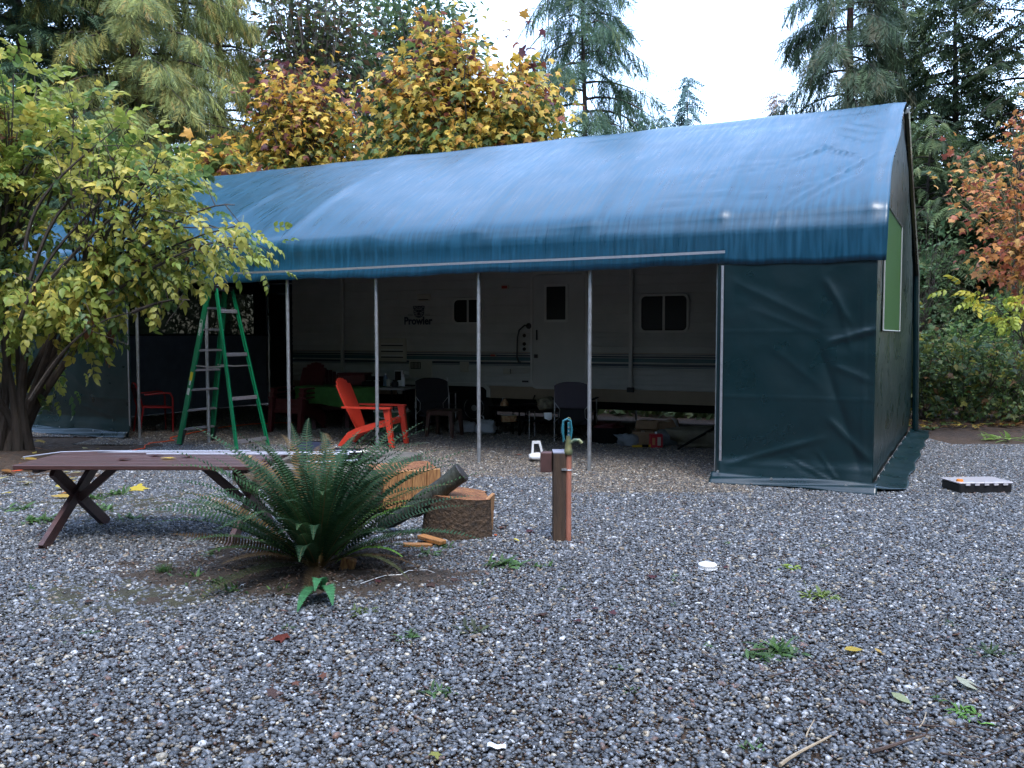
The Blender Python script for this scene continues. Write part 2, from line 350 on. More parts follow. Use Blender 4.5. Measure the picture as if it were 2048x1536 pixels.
def roof_cover():
    s, w, z = profile(64); na = 210; aa = np.r_[np.linspace(A0 - .06, 8.0, 130), np.linspace(8.05, A1 + .05, na - 130)]
    tw = np.gradient(w); tz = np.gradient(z); ln = np.hypot(tw, tz); nw, nz = -tz / ln, tw / ln
    def half(sign):
        P = np.zeros((na, 64, 3))
        for i, a in enumerate(aa):
            fr = (a / 1.524) % 1; sag = math.sin(math.pi * fr) ; onp = math.exp(-((min(fr, 1 - fr)) / .04) ** 2)
            k = np.clip((8.5 - a) / 5, 0, 1)
            for j in range(64):
                h = .007 * fbm(a * .5, s[j] * .8 + sign * 9, 1.3) + .002 * fbm(a * 3, s[j] * 3, 4)
                h += (-.018 * sag + .010 * onp + .016 * (fr - .5) * (1 - onp)) * (1 if .5 < s[j] < 2.2 else .3 if s[j] < .5 else max(.25, 1 - (s[j] - 2.2) * 1.2))
                if sign > 0: h += 2.4 * crease(a, s[j], CREASE)
                ww, zz = w[j], z[j]
                if s[j] < .42: ww = ww * k - .045 * (1 - k); 
                if s[j] < .12: zz += .012 * math.sin(a * 2.3) + .006 * math.sin(a * 9 + 1)
                ridge_sag = -.008 * math.sin(math.pi * fr) * (s[j] > 3.8)
                W_ = ww + nw[j] * h; P[i, j] = (a + .012 * math.sin(s[j] * 3) * (a > 10.5), W_ if sign > 0 else W1 - W_, zz + nz[j] * h + ridge_sag)
        return P
    F = half(1); B = half(-1)[:, ::-1]
    P = np.concatenate([F, B[:, 1:]], 1)
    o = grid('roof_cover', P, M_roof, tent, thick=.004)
    return s, w, z
ps, pw, pz = roof_cover()
def roof_z(w):
    w = min(w, W1 - w); k = int(np.nonzero(pw < .0)[0][-1]) + 1
    return float(np.interp(w, pw[k:], pz[k:]))
# posts, arched rafters, purlins
def post(a, zt=2.62): return MB().tube([(a, .05, -.05), (a + .006 * math.sin(a * 3), .05, 1.2), (a, .05, zt)], .024, 12).build('post', M_steel, tent, smooth=True)
for n in range(1, 6): post(n * 1.524 + (.0, .01, -.01, .02, -.01)[n - 1])
post(.06); post(9.12)
for n in range(-2, 8):
    a = n * 1.524 if n < 7 else 10.78
    if n == -2: a = A0 + .05
    pts = [(a, .08, 2.6)] + [(a, pw[j] + .085, pz[j] - .085) for j in range(22, 64, 3)]; pts += [(a, W1 - p[1], p[2]) for p in reversed(pts)]
    pts += [(a, W1 - .05, 0)]
    MB().tube(pts, .022, 8).build('rafter', M_steel, tent, smooth=True)
for (w, z) in ((.13, 2.80), (3.2, 4.56), (W1 - .13, 2.8), (1.6, 3.80)):
    MB().tube([(A0 + .05, w, z), (A1 - .05, w, z)], .018, 8).build('purlin', M_steel, tent, smooth=True)
# aluminium batten under the eave and the two upright battens, with screws
def batten(name, p, q, wd, nrm, nscrew):
    p, q = Vector(p), Vector(q); d = q - p; mb = MB(); n = 8
    side = d.cross(Vector(nrm)).normalized() * wd / 2; nv = Vector(nrm).normalized() * .006
    V = []; F = []
    for i in range(n + 1):
        c = p + d * i / n + Vector((0, 0, .004 * math.sin(i * 1.7)))
        V += [c - side, c + side, c + side + nv, c - side + nv]
        if i: 
            o = (i - 1) * 4
            for k in range(4): F.append((o + k, o + (k + 1) % 4, o + 4 + (k + 1) % 4, o + 4 + k))
    F += [(0, 1, 2, 3), (n * 4 + 3, n * 4 + 2, n * 4 + 1, n * 4)]
    mb.add(V, F); b = mb.build(name, M_alu, tent)
    sm = MB(); sm.lathe([(.0, 0), (.009, .001), (.009, .004), (0, .006)], 8, M=Vector(nrm).to_track_quat('Z', 'Y').to_matrix()); sme = sm.build('screw', M_steel, b).data
    s0 = b.children[0]; s0.location = p + d * .5 / nscrew + nv
    for i in range(1, nscrew):
        s = s0.copy(); C.objects.link(s); s.location = p + d * (i + .5) / nscrew + nv
batten('eave_batten', (.9, -.058, 2.50), (9.22, -.085, 2.515), .028, (0, -1, 0), 18)
batten('upright_batten', (9.19, -.052, .24), (9.19, -.052, 2.37), .026, (0, -1, 0), 9)
batten('upright_batten', (-.03, -.052, .18), (-.03, -.052, 2.36), .026, (0, -1, 0), 9)
# front wall panels
def panel(a0, a1, z0, z1, creases, seams, name='front_panel', w0=-.03, na=80, nz=110, tuck=0):
    P = np.zeros((na, nz, 3))
    for i, a in enumerate(np.linspace(a0, a1, na)):
        for j, z in enumerate(np.linspace(z0, z1, nz)):
            h = .009 * fbm(a * .9, z * .6, 5 + a0) + .003 * fbm(a * 4, z * 4, 7) + crease(a, z, creases)
            for sz in seams: h += .004 * max(0, 1 - abs(z - sz) / .012)
            low = max(0, .30 - z); h += low * .25 + .02 * low * math.sin(a * 7)
            e = min(1, (a - a0) / .05); P[i, j] = (a, w0 - h * e, z)
    return grid(name, P, M_tarp, tent, thick=.003)
CR = [(9.3, 2.2, 10.2, 1.75, .02, .09), (9.5, 1.9, 10.2, 1.62, .012, .06), (9.7, 1.5, 10.2, 1.1, .016, .09), (10.25, 2.2, 10.5, 1.75, .05, .08), (10.3, 1.55, 10.75, 1.68, .05, .07), (10.4, 1.9, 10.5, 1.5, .03, .06), (10.2, 1.5, 10.6, .3, -.05, .12), (10.35, 1.3, 10.7, 1.15, .03, .07),
      (10.3, .75, 10.7, .35, .05, .08), (9.3, .22, 10.2, .52, .035, .07), (9.9, .32, 10.5, .02, .04, .025), (10.2, .4, 10.45, .05, .035, .03), (10.62, 2.3, 10.66, .1, .025, .05)]
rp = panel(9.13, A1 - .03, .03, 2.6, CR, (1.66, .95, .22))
CL = [(-2.4, 1.6, -.6, .5, .015, .15), (-1.8, 1.9, -.3, .9, .012, .12), (-1.2, .5, -.1, .25, .02, .06), (-2.8, 2.2, -1.0, 1.9, .01, .15)]
lp = panel(A0, -.02, .03, 2.6, CL, (1.45, .62, .2))
for a, z in ((9.18, .13), (9.75, .09), (10.5, .07)): MB().lathe([(.006, 0), (.014, .0), (.014, .004), (.006, .005)], 12, M=Matrix.Rotation(R(90), 3, 'X'), c=(a, -.12, z)).build('grommet', M_steel, rp, smooth=True)
for a, z in ((-2.3, .13), (-1.6, .12), (-.8, .1), (-.1, .09)): MB().lathe([(.006, 0), (.014, .0), (.014, .004), (.006, .005)], 12, M=Matrix.Rotation(R(90), 3, 'X'), c=(a, -.11, z)).build('grommet', M_steel, lp, smooth=True)
def valance(a0, a1):
    P = np.zeros((60, 10, 3))
    for i, a in enumerate(np.linspace(a0, a1, 60)):
        for j in range(10):
            t = j / 9; P[i, j] = (a, -.085 - .10 * t - .03 * math.sin(a * 3) * t, max(.012, .10 * (1 - t) + .012 + .01 * math.sin(a * 5 + j)))
    return grid('ground_flap', P, M_tarp, tent, thick=.003)
valance(9.1, A1 + .02); valance(A0, -.03)
# gable wall on the right with its green mesh window, the closed gable on the left, and the back wall
M_mesh = mat('green_window_mesh', (.09, .25, .05), rough=.7, var=.2, vscale=60, transl=.5)
M_trim = mat('pale_welt', (.35, .37, .36), rough=.6)
def gable(name, a, skew, inside=False, win=None):
    n = 70; m = 70; P = np.zeros((n, m, 3))
    for i, w in enumerate(np.linspace(.03, W1 - .03, n)):
        zt = roof_z(w) - .05
        for j in range(m):
            z = .02 + (zt - .02) * j / (m - 1)
            P[i, j] = (a + skew * w + .012 * fbm(w, z, 2) - .10 * max(0, (.3 - z)) * (1 if skew else 0), w, z)
    return grid(name, P, M_gable, tent, thick=.003)
M_gable = tarp_mat('gable_tarpaulin', (.006, .020, .022), False)
M_gable.node_tree.nodes['Principled BSDF'].inputs['Specular IOR Level'].default_value = .12
gr = gable('gable_wall', A1 - .05, .02)
gx = lambda w: A1 - .05 + .02 * w + .014
win = MB().add([(gx(.75), .75, 1.67), (gx(3.2), 3.2, 1.67), (gx(3.2), 3.2, 3.06), (gx(.75), .75, 3.06)], [(0, 1, 2, 3)]).build('window', M_mesh, gr)
md = win.modifiers.new('t', 'SOLIDIFY'); md.thickness = .004
for p, q in (((.75, 1.67), (3.2, 1.67)), ((3.2, 1.67), (3.2, 3.06)), ((3.2, 3.06), (.75, 3.06)), ((.75, 3.06), (.75, 1.67))):
    MB().tube([(gx(p[0]) + .006, p[0], p[1]), (gx(q[0]) + .006, q[0], q[1])], .010, 6).build('window_welt', M_trim, gr)
# scalloped lacing where the gable is tied to the roof edge
lc = MB()
for j in range(30, 60):
    if j % 2: lc.tube([(A1 - .03, pw[j] + .03, pz[j] - .02), (A1 + .03, pw[j] + .08, pz[j] - .1), (A1 - .02, pw[j] + .11, pz[j] - .06)], .006, 5)
lc.build('lacing', M_black, tent)
MB().tube([(A1 + .16, W1 - .1, .05), (A1 + .12, W1 - .12, 2.6), (A1 + .05, 4.4, 4.05), (A1 + .04, 3.3, 4.6)], .05, 8).build('rear_edge_roll', M_tarp, tent, smooth=True)
# skirt lying on the gravel beside the gable
P = np.zeros((60, 12, 3))
for i, w in enumerate(np.linspace(-.05, 6.4, 60)):
    for j in range(12):
        t = j / 11; P[i, j] = (A1 - .04 + .02 * w + t * (.30 + .02 * math.sin(w * 5)), w + .2 * t, .028 + .035 * (1 - t) ** 3 + .010 * fbm(w * 2, t * 3, 3) + .008 * math.sin(w * 9 + t * 3))
sk = grid('ground_skirt', P, M_tarp, tent, thick=.003)
for w in (.3, .9, 1.5, 2.1, 2.8, 3.6, 4.4, 5.3): MB().lathe([(.005, 0), (.016, .0), (.016, .004), (.005, .005)], 10, M=Matrix.Rotation(R(70), 3, 'Y'), c=(A1 + .0 + .02 * w, w, .12)).build('grommet', M_steel, sk)
# left gable seen from inside, dark, with mesh window
M_endw = mat('thin_grey_tarpaulin', (.16, .17, .18), rough=.7, transl=.5, var=.2)
V = [(A0 + .05, w, z) for w, z in ((.03, .02), (W1 - .03, .02))]
M_scr = mat('insect_screen', (.05, .06, .035), rough=.9, transl=.6, alpha=.7, var=.6, vscale=1.5)
wz0, wz1, wa, wb = 1.62, 2.55, .5, 5.9
ws = [.03, wa, wb, W1 - .03]
def quad(name, w0, w1, z0, z1, m, par): return MB().box((A0 + .05, (w0 + w1) / 2, (z0 + z1) / 2), (.006, w1 - w0, z1 - z0)).build(name, m, par)
lg = quad('end_wall', .03, W1 - .03, .02, wz0, M_endw, tent)
quad('window_screen', wa, wb, wz0, wz1, M_scr, lg); quad('side_strip', .03, wa, wz0, wz1, M_tarp, lg); quad('side_strip', wb, W1 - .03, wz0, wz1, M_tarp, lg)
top = [(w, roof_z(w) - .05) for w in np.linspace(.03, W1 - .03, 30)]
MB().prism([(wz1 * 0 + w, z) for w, z in [(W1 - .03, wz1), (.03, wz1)] + top], -.003, .003, M=Matrix(((0, 0, 1), (1, 0, 0), (0, 1, 0))), c=(A0 + .05, 0, 0)).build('end_wall_top', M_tarp, tent)
MB().box((A0 + .07, 3.2, wz0), (.02, W1 - .1, .03)).build('window_rail', M_black, lg)
MB().tube([(A0 + .12, 2.2, 0), (A0 + .12, 2.2, 4.2)], .028, 8).build('post', M_steel, tent)
P = np.zeros((90, 20, 3))
for i, a in enumerate(np.linspace(A0, A1, 90)):
    for j in range(20):
        z0 = .24 if 5 < a < 10.5 else .05; P[i, j] = (a, W1 - .02 + .02 * fbm(a, j * .2), z0 + (2.6 - z0) * j / 19)
grid('back_wall', P, M_tarp, tent, thick=.003)

# ------------------------------------------------------------ travel trailer (its own frame: x along its side, y into it, z up)
M_cream = mat('cream_siding', (.46, .47, .44), rough=.45, var=.15, vscale=3, bump=.05, bscale=30)
M_creamtrim = mat('cream_trim', (.52, .53, .49), rough=.4, var=.1)
M_tan = mat('tan_skirt', (.30, .235, .16), rough=.5, var=.15)
M_teal = mat('teal_stripe', (.03, .10, .115), rough=.4)
M_navy = mat('navy_stripe', (.01, .03, .05), rough=.4)
M_tanstripe = mat('tan_stripe', (.22, .15, .08), rough=.4)
M_frame = mat('black_chassis', (.008, .008, .008), rough=.9, spec=.15)
M_rim = mat('wheel_rim', (.36, .36, .36), rough=.45, metal=.3, var=.2)
M_rubber = mat('tyre_rubber', (.012, .012, .012), rough=.85, bump=.3, bscale=60)
M_vent = mat('vent_cream', (.42, .40, .33), rough=.5)
M_redlens = mat('red_lens', (.35, .03, .02), rough=.3)
LX = 9.9
rv = empty('travel_trailer', T(.1, 3.6, 0), TRZ, 'cream travel trailer with teal stripes parked under the tarpaulin shelter', 'trailer')
def rb(name, x0, x1, y0, y1, z0, z1, m, par=rv, bev=0, label=None): return MB().box(((x0 + x1) / 2, (y0 + y1) / 2, (z0 + z1) / 2), (x1 - x0, y1 - y0, z1 - z0), bev=bev).build(name, m, par, label=label)
rb('body', 0.0, LX, .02, 2.38, .58, 3.02, M_creamtrim, bev=.06)
rb('chassis', .2, LX - .2, .1, 2.3, .42, .58, M_frame)
# siding: overlapping planks, each a wedge that stands proud at its lower edge; skipped behind door
z = .76; k = 0
while z < 2.98:
    hgt = .075 if z < 1.06 or 1.35 < z < 1.62 else .15
    hgt = min(hgt, 3.0 - z); d = .022 if hgt < .1 else .016
    for (x0, x1) in ((.03, 5.10), (6.06, LX - .03)):
        V = [(x0, .018, z), (x1, .018, z), (x1, .016 - d, z + .006), (x0, .016 - d, z + .006), (x0, .012, z + hgt), (x1, .012, z + hgt), (x0, .02, z + hgt), (x1, .02, z + hgt)]
        MB().add(V, [(0, 1, 2, 3)[::-1], (3, 2, 5, 4)[::-1], (0, 3, 4, 6), (1, 7, 5, 2)]).build('siding_plank', M_cream, rv)
    z += hgt
rb('lower_skirt', .03, 2.4, -.012, .02, .55, .755, M_tan); rb('lower_skirt', 4.30, LX - .03, -.012, .02, .55, .755, M_tan)
for z0, z1, m in ((1.325, 1.335, M_tanstripe), (1.305, 1.315, M_navy), (1.262, 1.285, M_navy), (1.19, 1.252, M_teal), (1.178, 1.184, M_creamtrim), (1.125, 1.165, M_navy), (1.105, 1.115, M_teal)):
    for x0, x1 in ((.03, 5.08), (6.06, LX - .03)): rb('stripe', x0, x1, -.0068, .01, z0, z1, m)
# wheels and arch
arch = [(.52 * math.cos(t), .38 * math.sin(t)) for t in np.linspace(0, math.pi, 14)]
def wheel_arch():
    mb = MB(); x0, x1, zt = 2.45, 4.32, .80
    out = [(x1, .56), (x1, .70), (x1 - .08, .79), (x1 - .2, zt)] + [(x0 + .2, zt), (x0 + .08, .79), (x0, .70), (x0, .56)]
    inn = [(x1 - .07, .56), (x1 - .07, .68), (x1 - .13, .73), (x1 - .22, zt - .06)] + [(x0 + .22, zt - .06), (x0 + .13, .73), (x0 + .07, .68), (x0 + .07, .56)]
    n = len(out); V = [(x, -.03, z) for x, z in out] + [(x, -.03, z) for x, z in inn] + [(x, .02, z) for x, z in out] + [(x, .02, z) for x, z in inn]
    F = []
    for i in range(n - 1): F += [(i, i + 1, n + i + 1, n + i), (i, 2 * n + i, 2 * n + i + 1, i + 1), (n + i, n + i + 1, 3 * n + i + 1, 3 * n + i)]
    mb.add(V, F).build('wheel_arch_trim', M_creamtrim, rv)
    rb('wheel_well', x0 + .08, x1 - .08, .002, .03, .5, .735, M_frame)
wheel_arch()
def wheel(x, y):
    w = empty('wheel', (x, y, .36)); w.parent = rv; Mx = Matrix.Rotation(R(90), 3, 'X')
    MB().lathe([(.20, -.1), (.30, -.105), (.345, -.08), (.358, -.03), (.358, .03), (.345, .08), (.30, .105), (.20, .1)], 32, M=Mx).build('tyre', M_rubber, w, smooth=True)
    mb = MB(); mb.lathe([(.205, .06), (.205, .10), (.185, .10), (.17, .06), (.06, .075), (.05, .11), (.0, .115)], 32, M=Mx)
    mb.build('rim', M_rim, w, smooth=True)
    h = MB()
    for q in range(6):
        t = q * math.pi / 3 + .3; h.prism([(.125 + .03 * math.cos(u), .02 * math.sin(u)) for u in np.linspace(0, 2 * math.pi, 9)[:-1]], .062, .083, M=Mx @ Matrix.Rotation(t, 3, 'Z'))
    h.build('rim_slot', M_black, w)
wheel(2.95, .14); wheel(3.97, .14)
# door
door = rb('door', 5.11, 6.05, -.022, .02, .75, 2.62, M_cream, bev=.02)
def rrect(x0, x1, z0, z1, r, n=5):
    P = []
    for cx, cz, t0 in ((x1 - r, z1 - r, 0), (x0 + r, z1 - r, 90), (x0 + r, z0 + r, 180), (x1 - r, z0 + r, 270)):
        for k in range(n + 1): t = R(t0 + 90 * k / n); P.append((cx + r * math.cos(t), cz + r * math.sin(t)))
    return P
XZ = Matrix(((1, 0, 0), (0, 0, -1), (0, 1, 0)))   # prism poly (x,z) -> extruded towards -y
def ring(name, o, i, y0, y1, m, par):
    n = len(o); V = [(x, y1, z) for x, z in o] + [(x, y1, z) for x, z in i] + [(x, y0, z) for x, z in o] + [(x, y0, z) for x, z in i]; F = []
    for k in range(n):
        j = (k + 1) % n; F += [(k, j, n + j, n + k), (k, 2 * n + k, 2 * n + j, j), (n + k, n + j, 3 * n + j, 3 * n + k)]
    return MB().add(V, F).build(name, m, par)
ring('door_frame', rrect(5.08, 6.09, .73, 2.66, .12), rrect(5.12, 6.045, .77, 2.62, .10), 0, -.034, M_creamtrim, door)
MB().prism(rrect(5.36, 5.72, 1.86, 2.42, .015), .022, .032, M=XZ).build('door_window', M_glass, door)
ring('door_window_frame', rrect(5.33, 5.75, 1.83, 2.45, .02), rrect(5.37, 5.71, 1.87, 2.41, .012), -.02, -.036, M_creamtrim, door)
MB().box((5.20, -.045, 1.62), (.018, .04, .17), bev=.006).build('door_handle', M_black, door)
rb('door_latch', 5.15, 5.21, -.04, -.02, 1.24, 1.30, M_black, door)
for zc in (.95, 1.6, 2.35): rb('hinge', 6.03, 6.055, -.042, -.02, zc - .04, zc + .04, M_alu, door)
def window(x0, x1, z0, z1):
    w = MB().prism(rrect(x0, x1, z0, z1, .07), .004, .022, M=XZ).build('window', M_frame, rv)
    ring('window_frame', rrect(x0 - .035, x1 + .035, z0 - .035, z1 + .035, .1), rrect(x0, x1, z0, z1, .07), 0, -.036, M_creamtrim, w)
    xm = (x0 + x1) / 2
    rb('window_mullion', xm - .018, xm + .018, -.03, -.02, z0, z1, M_creamtrim, w)
    MB().prism(rrect(x0 + .015, xm - .02, z0 + .015, z1 - .015, .05), .0225, .026, M=XZ).build('pane', M_glass, w)
    MB().prism(rrect(xm + .02, x1 - .015, z0 + .015, z1 - .015, .05), .0225, .026, M=XZ).build('pane', M_glass, w)
window(3.62, 4.16, 1.84, 2.22); window(6.99, 7.71, 1.69, 2.22)
# awning arms (three upright cream channels)
for x, zb in ((1.24, .86), (6.83, .80)):
    ar = rb('awning_arm', x - .03, x + .03, -.07, -.015, zb, 2.95, M_creamtrim, bev=.008)
    rb('arm_bracket', x - .05, x + .05, -.085, -.012, zb - .08, zb - .005, M_black, ar)
rb('awning_roller', 1.2, 6.9, -.16, -.02, 2.9, 3.02, M_creamtrim, bev=.05)
# fridge vent with louvres, furnace vent, service doors, lights, grab handle
vt = rb('fridge_vent', 2.03, 2.63, -.024, .0, 1.14, 1.56, M_vent, bev=.01)
for i in range(3):
    rb('louvre', 2.09, 2.56, -.036, -.022, 1.235 + i * .105, 1.265 + i * .105, M_creamtrim, vt); rb('louvre_gap', 2.09, 2.56, -.026, -.02, 1.21 + i * .105, 1.232 + i * .105, M_black, vt)
tv = rb('range_vent', 2.86, 3.14, -.03, .0, 2.22, 2.34, M_vent, bev=.01); rb('vent_slot', 2.9, 3.1, -.034, -.028, 2.235, 2.25, M_black, tv)
ap = rb('appliance_door', 2.68, 3.16, -.022, .0, .86, 1.17, M_vent, bev=.008); rb('grille', 2.72, 2.93, -.028, -.02, 1.02, 1.14, M_frame, ap)
for i in range(7): rb('grille_bar', 2.735 + i * .028, 2.745 + i * .028, -.034, -.027, 1.03, 1.13, M_vent, ap)
rb('hatch', 3.72, 3.9, -.02, .0, .98, 1.16, M_vent, bev=.008); rb('hatch', 4.56, 4.72, -.02, .0, .96, 1.06, M_vent, bev=.008); rb('outlet', 4.70, 4.712, -.03, -.018, .97, 1.05, M_black)
rb('data_plate', 4.92, 5.03, -.02, .0, .83, .86, M_black)
for x, z in ((4.60, 2.42), (4.38, 1.275)):
    b = rb('marker_light', x - .07 if z > 2 else x - .05, x + .07 if z > 2 else x + .05, -.03, .0, z - .035 if z > 2 else z - .022, z + .04 if z > 2 else z + .022, M_vent, bev=.006)
    rb('lens', x - .05 if z > 2 else x - .04, x + .05 if z > 2 else x + .04, -.045, -.031, z - .022 if z > 2 else z - .016, z + .025 if z > 2 else z + .016, M_redlens, b)
MB().tube([(5.06, -.03, 1.77), (4.99, -.07, 1.78), (4.90, -.09, 1.70), (4.87, -.09, 1.58), (4.86, -.09, 1.25), (4.87, -.05, 1.17), (4.88, -.0, 1.17)], .014, 8).build('grab_handle', M_black, rv, smooth=True)
MB().lathe([(.0, 0), (.05, .0), (.05, .03), (0, .035)], 14, M=Matrix.Rotation(R(90), 3, 'X'), c=(5.05, -.01, 1.77)).build('handle_knob', M_black, rv)
for z in (1.61, 1.47, 1.385): MB().lathe([(.0, 0), (.03, .0), (.028, .012), (0, .014)], 14, M=Matrix.Rotation(R(90), 3, 'X'), c=(4.955, -.005, z)).build('service_cap', M_frame, rv)
# name on the side and the striped big cat's head over it
def text(name, s, size, m, par, loc, rot=(R(90), 0, 0), ext=.002, bold=0.0, sx=1.0):
    cu = bpy.data.curves.new(name, 'FONT'); cu.body = s; cu.size = size; cu.extrude = ext; cu.offset = bold; cu.align_x = 'CENTER'; cu.align_y = 'CENTER'; cu.resolution_u = 3
    t = bpy.data.objects.new(name, cu); C.objects.link(t); bpy.context.view_layer.update()
    me = bpy.data.meshes.new_from_object(t); bpy.data.objects.remove(t); me.materials.clear(); me.materials.append(m)
    o = bpy.data.objects.new(name, me); C.objects.link(o); o.parent = par; o.location = loc; o.rotation_euler = rot; o.scale = (sx, 1, 1); return o
M_ink = mat('dark_blue_lettering', (.008, .02, .04), rough=.5)
text('lettering', 'Prowler', .185, M_ink, rv, (2.87, -.010, 1.865), bold=.0055, sx=.97)
def emblem(cx, cz, s):
    mb = MB(); y = -.010
    def st(pts, w=.008): mb.tube([(cx + x * s, y, cz + z * s) for x, z in pts], w * .75, 5)
    circ = lambda r, a0, a1, x=0, z=0, sq=1: [(x + r * math.cos(R(t)), z + r * sq * math.sin(R(t))) for t in np.linspace(a0, a1, 22)]
    st(circ(1.0, 130, 410, 0, 0, .95)); st([(-.98, .45), (-1.05, .95), (-.6, .95), (-.5, .8), (0, .92), (.5, .8), (.6, .95), (1.05, .95), (.98, .45)], .012)
    for sg in (-1, 1):
        st([(sg * .15, .1), (sg * .4, .3), (sg * .8, .25)], .012); st([(sg * .2, .0), (sg * .45, .1), (sg * .7, .02), (sg * .45, -.05), (sg * .2, 0)], .007)
        st([(sg * .15, .5), (sg * .45, .7)]); st([(sg * .55, .5), (sg * .85, .45)]); st([(sg * .6, -.2), (sg * .95, -.1)]); st([(sg * .12, -.5), (sg * .5, -.35), (sg * .75, -.5)]); st([(sg * .1, .35), (sg * .1, -.15), (sg * .25, -.3)])
    st([(-.25, -.3), (.25, -.3), (0, -.5), (-.25, -.3)], .012); st([(0, -.5), (0, -.65)]); st([(-.45, -.65), (0, -.8), (.45, -.65)], .011); st([(0, .85), (0, .5)])
    mb.build('emblem', M_ink, rv)
emblem(2.89, 2.03, .105)
for x in (-.19, .17):
    for q in (0, .02): rb('flourish', 2.9 + x - .05, 2.9 + x + .05, -.012, -.006, 1.965 + q, 1.97 + q, M_ink)
st = empty('entry_steps', T(5.65, 3.0, 0), TRZ, 'black folding metal steps below the trailer door', 'steps')
for sx in (-.38, .38):
    MB().tube([(sx, .55, .62), (sx, -.02, .02)], .014, 6).build('side_rail', M_frame, st); MB().tube([(sx, -.05, .0), (sx, -.05, .27)], .012, 6).build('leg', M_frame, st); MB().tube([(sx, .2, .0), (sx, .2, .5)], .012, 6).build('leg', M_frame, st)
for y, z in ((-.05, .27), (.2, .5)): MB().box((0, y, z), (.78, .24, .025), bev=.006).build('tread', M_frame, st)
# ------------------------------------------------------------ stepladder
def ladder():
    t = empty('stepladder', (-4.22, 12.87, 0), R(-30), 'tall green fibreglass stepladder standing open under the eave', 'ladder')
    def rail(x0, x1, sy, wx, wy, name):
        n = Vector((0, sy, 0)); mb = MB(); V = []
        for z, f in ((0, 0), (2.3, 1)):
            x = x0 + (x1 - x0) * f; y = sy * (.31 - .15 * f)
            V += [(x - wx / 2, y - wy / 2, z), (x + wx / 2, y - wy / 2, z), (x + wx / 2, y + wy / 2, z), (x - wx / 2, y + wy / 2, z)]
        mb.add(V, [(3, 2, 1, 0), (4, 5, 6, 7), (0, 1, 5, 4), (1, 2, 6, 5), (2, 3, 7, 6), (3, 0, 4, 7)])
        # channel flanges
        for dx in (-1, 1):
            W = []
            for z, f in ((0, 0), (2.3, 1)):
                x = x0 + (x1 - x0) * f + dx * (wx / 2 - .003); y = sy * (.31 - .15 * f) - sy * (wy / 2 + .011)
                W += [(x - .003, y - .011, z), (x + .003, y - .011, z), (x + .003, y + .011, z), (x - .003, y + .011, z)]
            mb.add(W, [(3, 2, 1, 0), (4, 5, 6, 7), (0, 1, 5, 4), (1, 2, 6, 5), (2, 3, 7, 6), (3, 0, 4, 7)])
        return mb.build(name, M_green, t)
    rails = [rail(-.6, -.07, s, .088, .006, 'front_rail') for s in (-1, 1)]
    rr = [rail(.6, .07, s, .045, .006, 'rear_rail') for s in (-1, 1)]
    for z in (.25, .53, .83, 1.12, 1.41, 1.71, 2.02):
        f = z / 2.3; x = -.6 + .53 * f; hw = .31 - .15 * f
        s = MB().box((x, 0, z), (.085, 2 * hw - .012, .006)); s.box((x - .04, 0, z - .012), (.006, 2 * hw - .012, .028)); s.box((x + .04, 0, z - .012), (.006, 2 * hw - .012, .028)); s.build('step', M_alu, t)
    for z in (.12, .72, 1.34, 1.96):
        f = z / 2.3; x = .6 - .53 * f; hw = .31 - .15 * f
        MB().box((x, 0, z), (.012, 2 * hw - .012, .052), bev=.004).build('rear_rung', M_alu, t)
    for s in (-1, 1):
        y = s * (.31 - .15 * .5 - .01); MB().box((-.17, y, 1.17), (.36, .006, .02), (0, .05, 0)).build('spreader', M_alu, t); MB().box((.17, y, 1.17), (.36, .006, .02), (0, -.05, 0)).build('spreader', M_alu, t)
        MB().prism([(-.58, .0), (-.50, .24), (-.44, .24), (-.54, .0)], -.008, .008, M=Matrix(((1, 0, 0), (0, 0, -1), (0, 1, 0))), c=(0, s * .29, 0)).build('foot_brace', M_black, t)
        MB().box((-.6, s * .31, .012), (.10, .035, .03), bev=.006).build('rubber_foot', M_black, t); MB().box((.6, s * .31, .012), (.06, .03, .03), bev=.006).build('rubber_foot', M_black, t)
    cap = MB().box((0, 0, 2.32), (.20, .40, .018), bev=.006); cap.box((-.09, 0, 2.285), (.012, .38, .06)); cap.box((.09, 0, 2.285), (.012, .38, .06)); cap.box((0, -.19, 2.285), (.19, .012, .06)); cap.box((0, .19, 2.285), (.19, .012, .06))
    c = cap.build('top_cap', M_black, t); MB().box((.02, -.02, 2.333), (.05, .1, .008), bev=.003).build('cap_label', M_white, c)
    # stickers on the near rail
    ang = math.atan2(.53, 2.3)
    def sticker(name, z, h, w, m, par=rails[0], sy=-1):
        f = z / 2.3; return MB().box((-.6 + .53 * f, sy * (.31 - .15 * f + .005), z), (w, .0012, h), (sy * math.atan(.15 / 2.3) * -1 * -1, ang, 0)).build(name, m, par)
    M_wl = mat('white_label', (.7, .72, .72), rough=.5); M_bl = mat('black_label', (.01, .012, .012), rough=.5); M_yl = mat('yellow_label', (.7, .55, .02), rough=.5)
    sticker('warning_label', 1.02, .13, .055, M_yl); sticker('data_label', .80, .10, .05, M_wl); sticker('side_label', .98, .18, .03, M_wl, rails[1], -1)
    # maker's name in a rounded border, reading up the rail
    Mr = Matrix.Rotation(ang, 3, 'Y') @ Matrix.Rotation(R(-90), 3, 'Y') @ Matrix.Rotation(R(90), 3, 'X')
    f = 1.7 / 2.3; ctr = Vector((-.6 + .53 * f, -(.31 - .15 * f + .0052), 1.70))
    capsule = lambda L, r: [(L + r * math.cos(u), r * math.sin(u)) for u in np.linspace(-math.pi / 2, math.pi / 2, 9)] + [(-L + r * math.cos(u), r * math.sin(u)) for u in np.linspace(math.pi / 2, 3 * math.pi / 2, 9)]
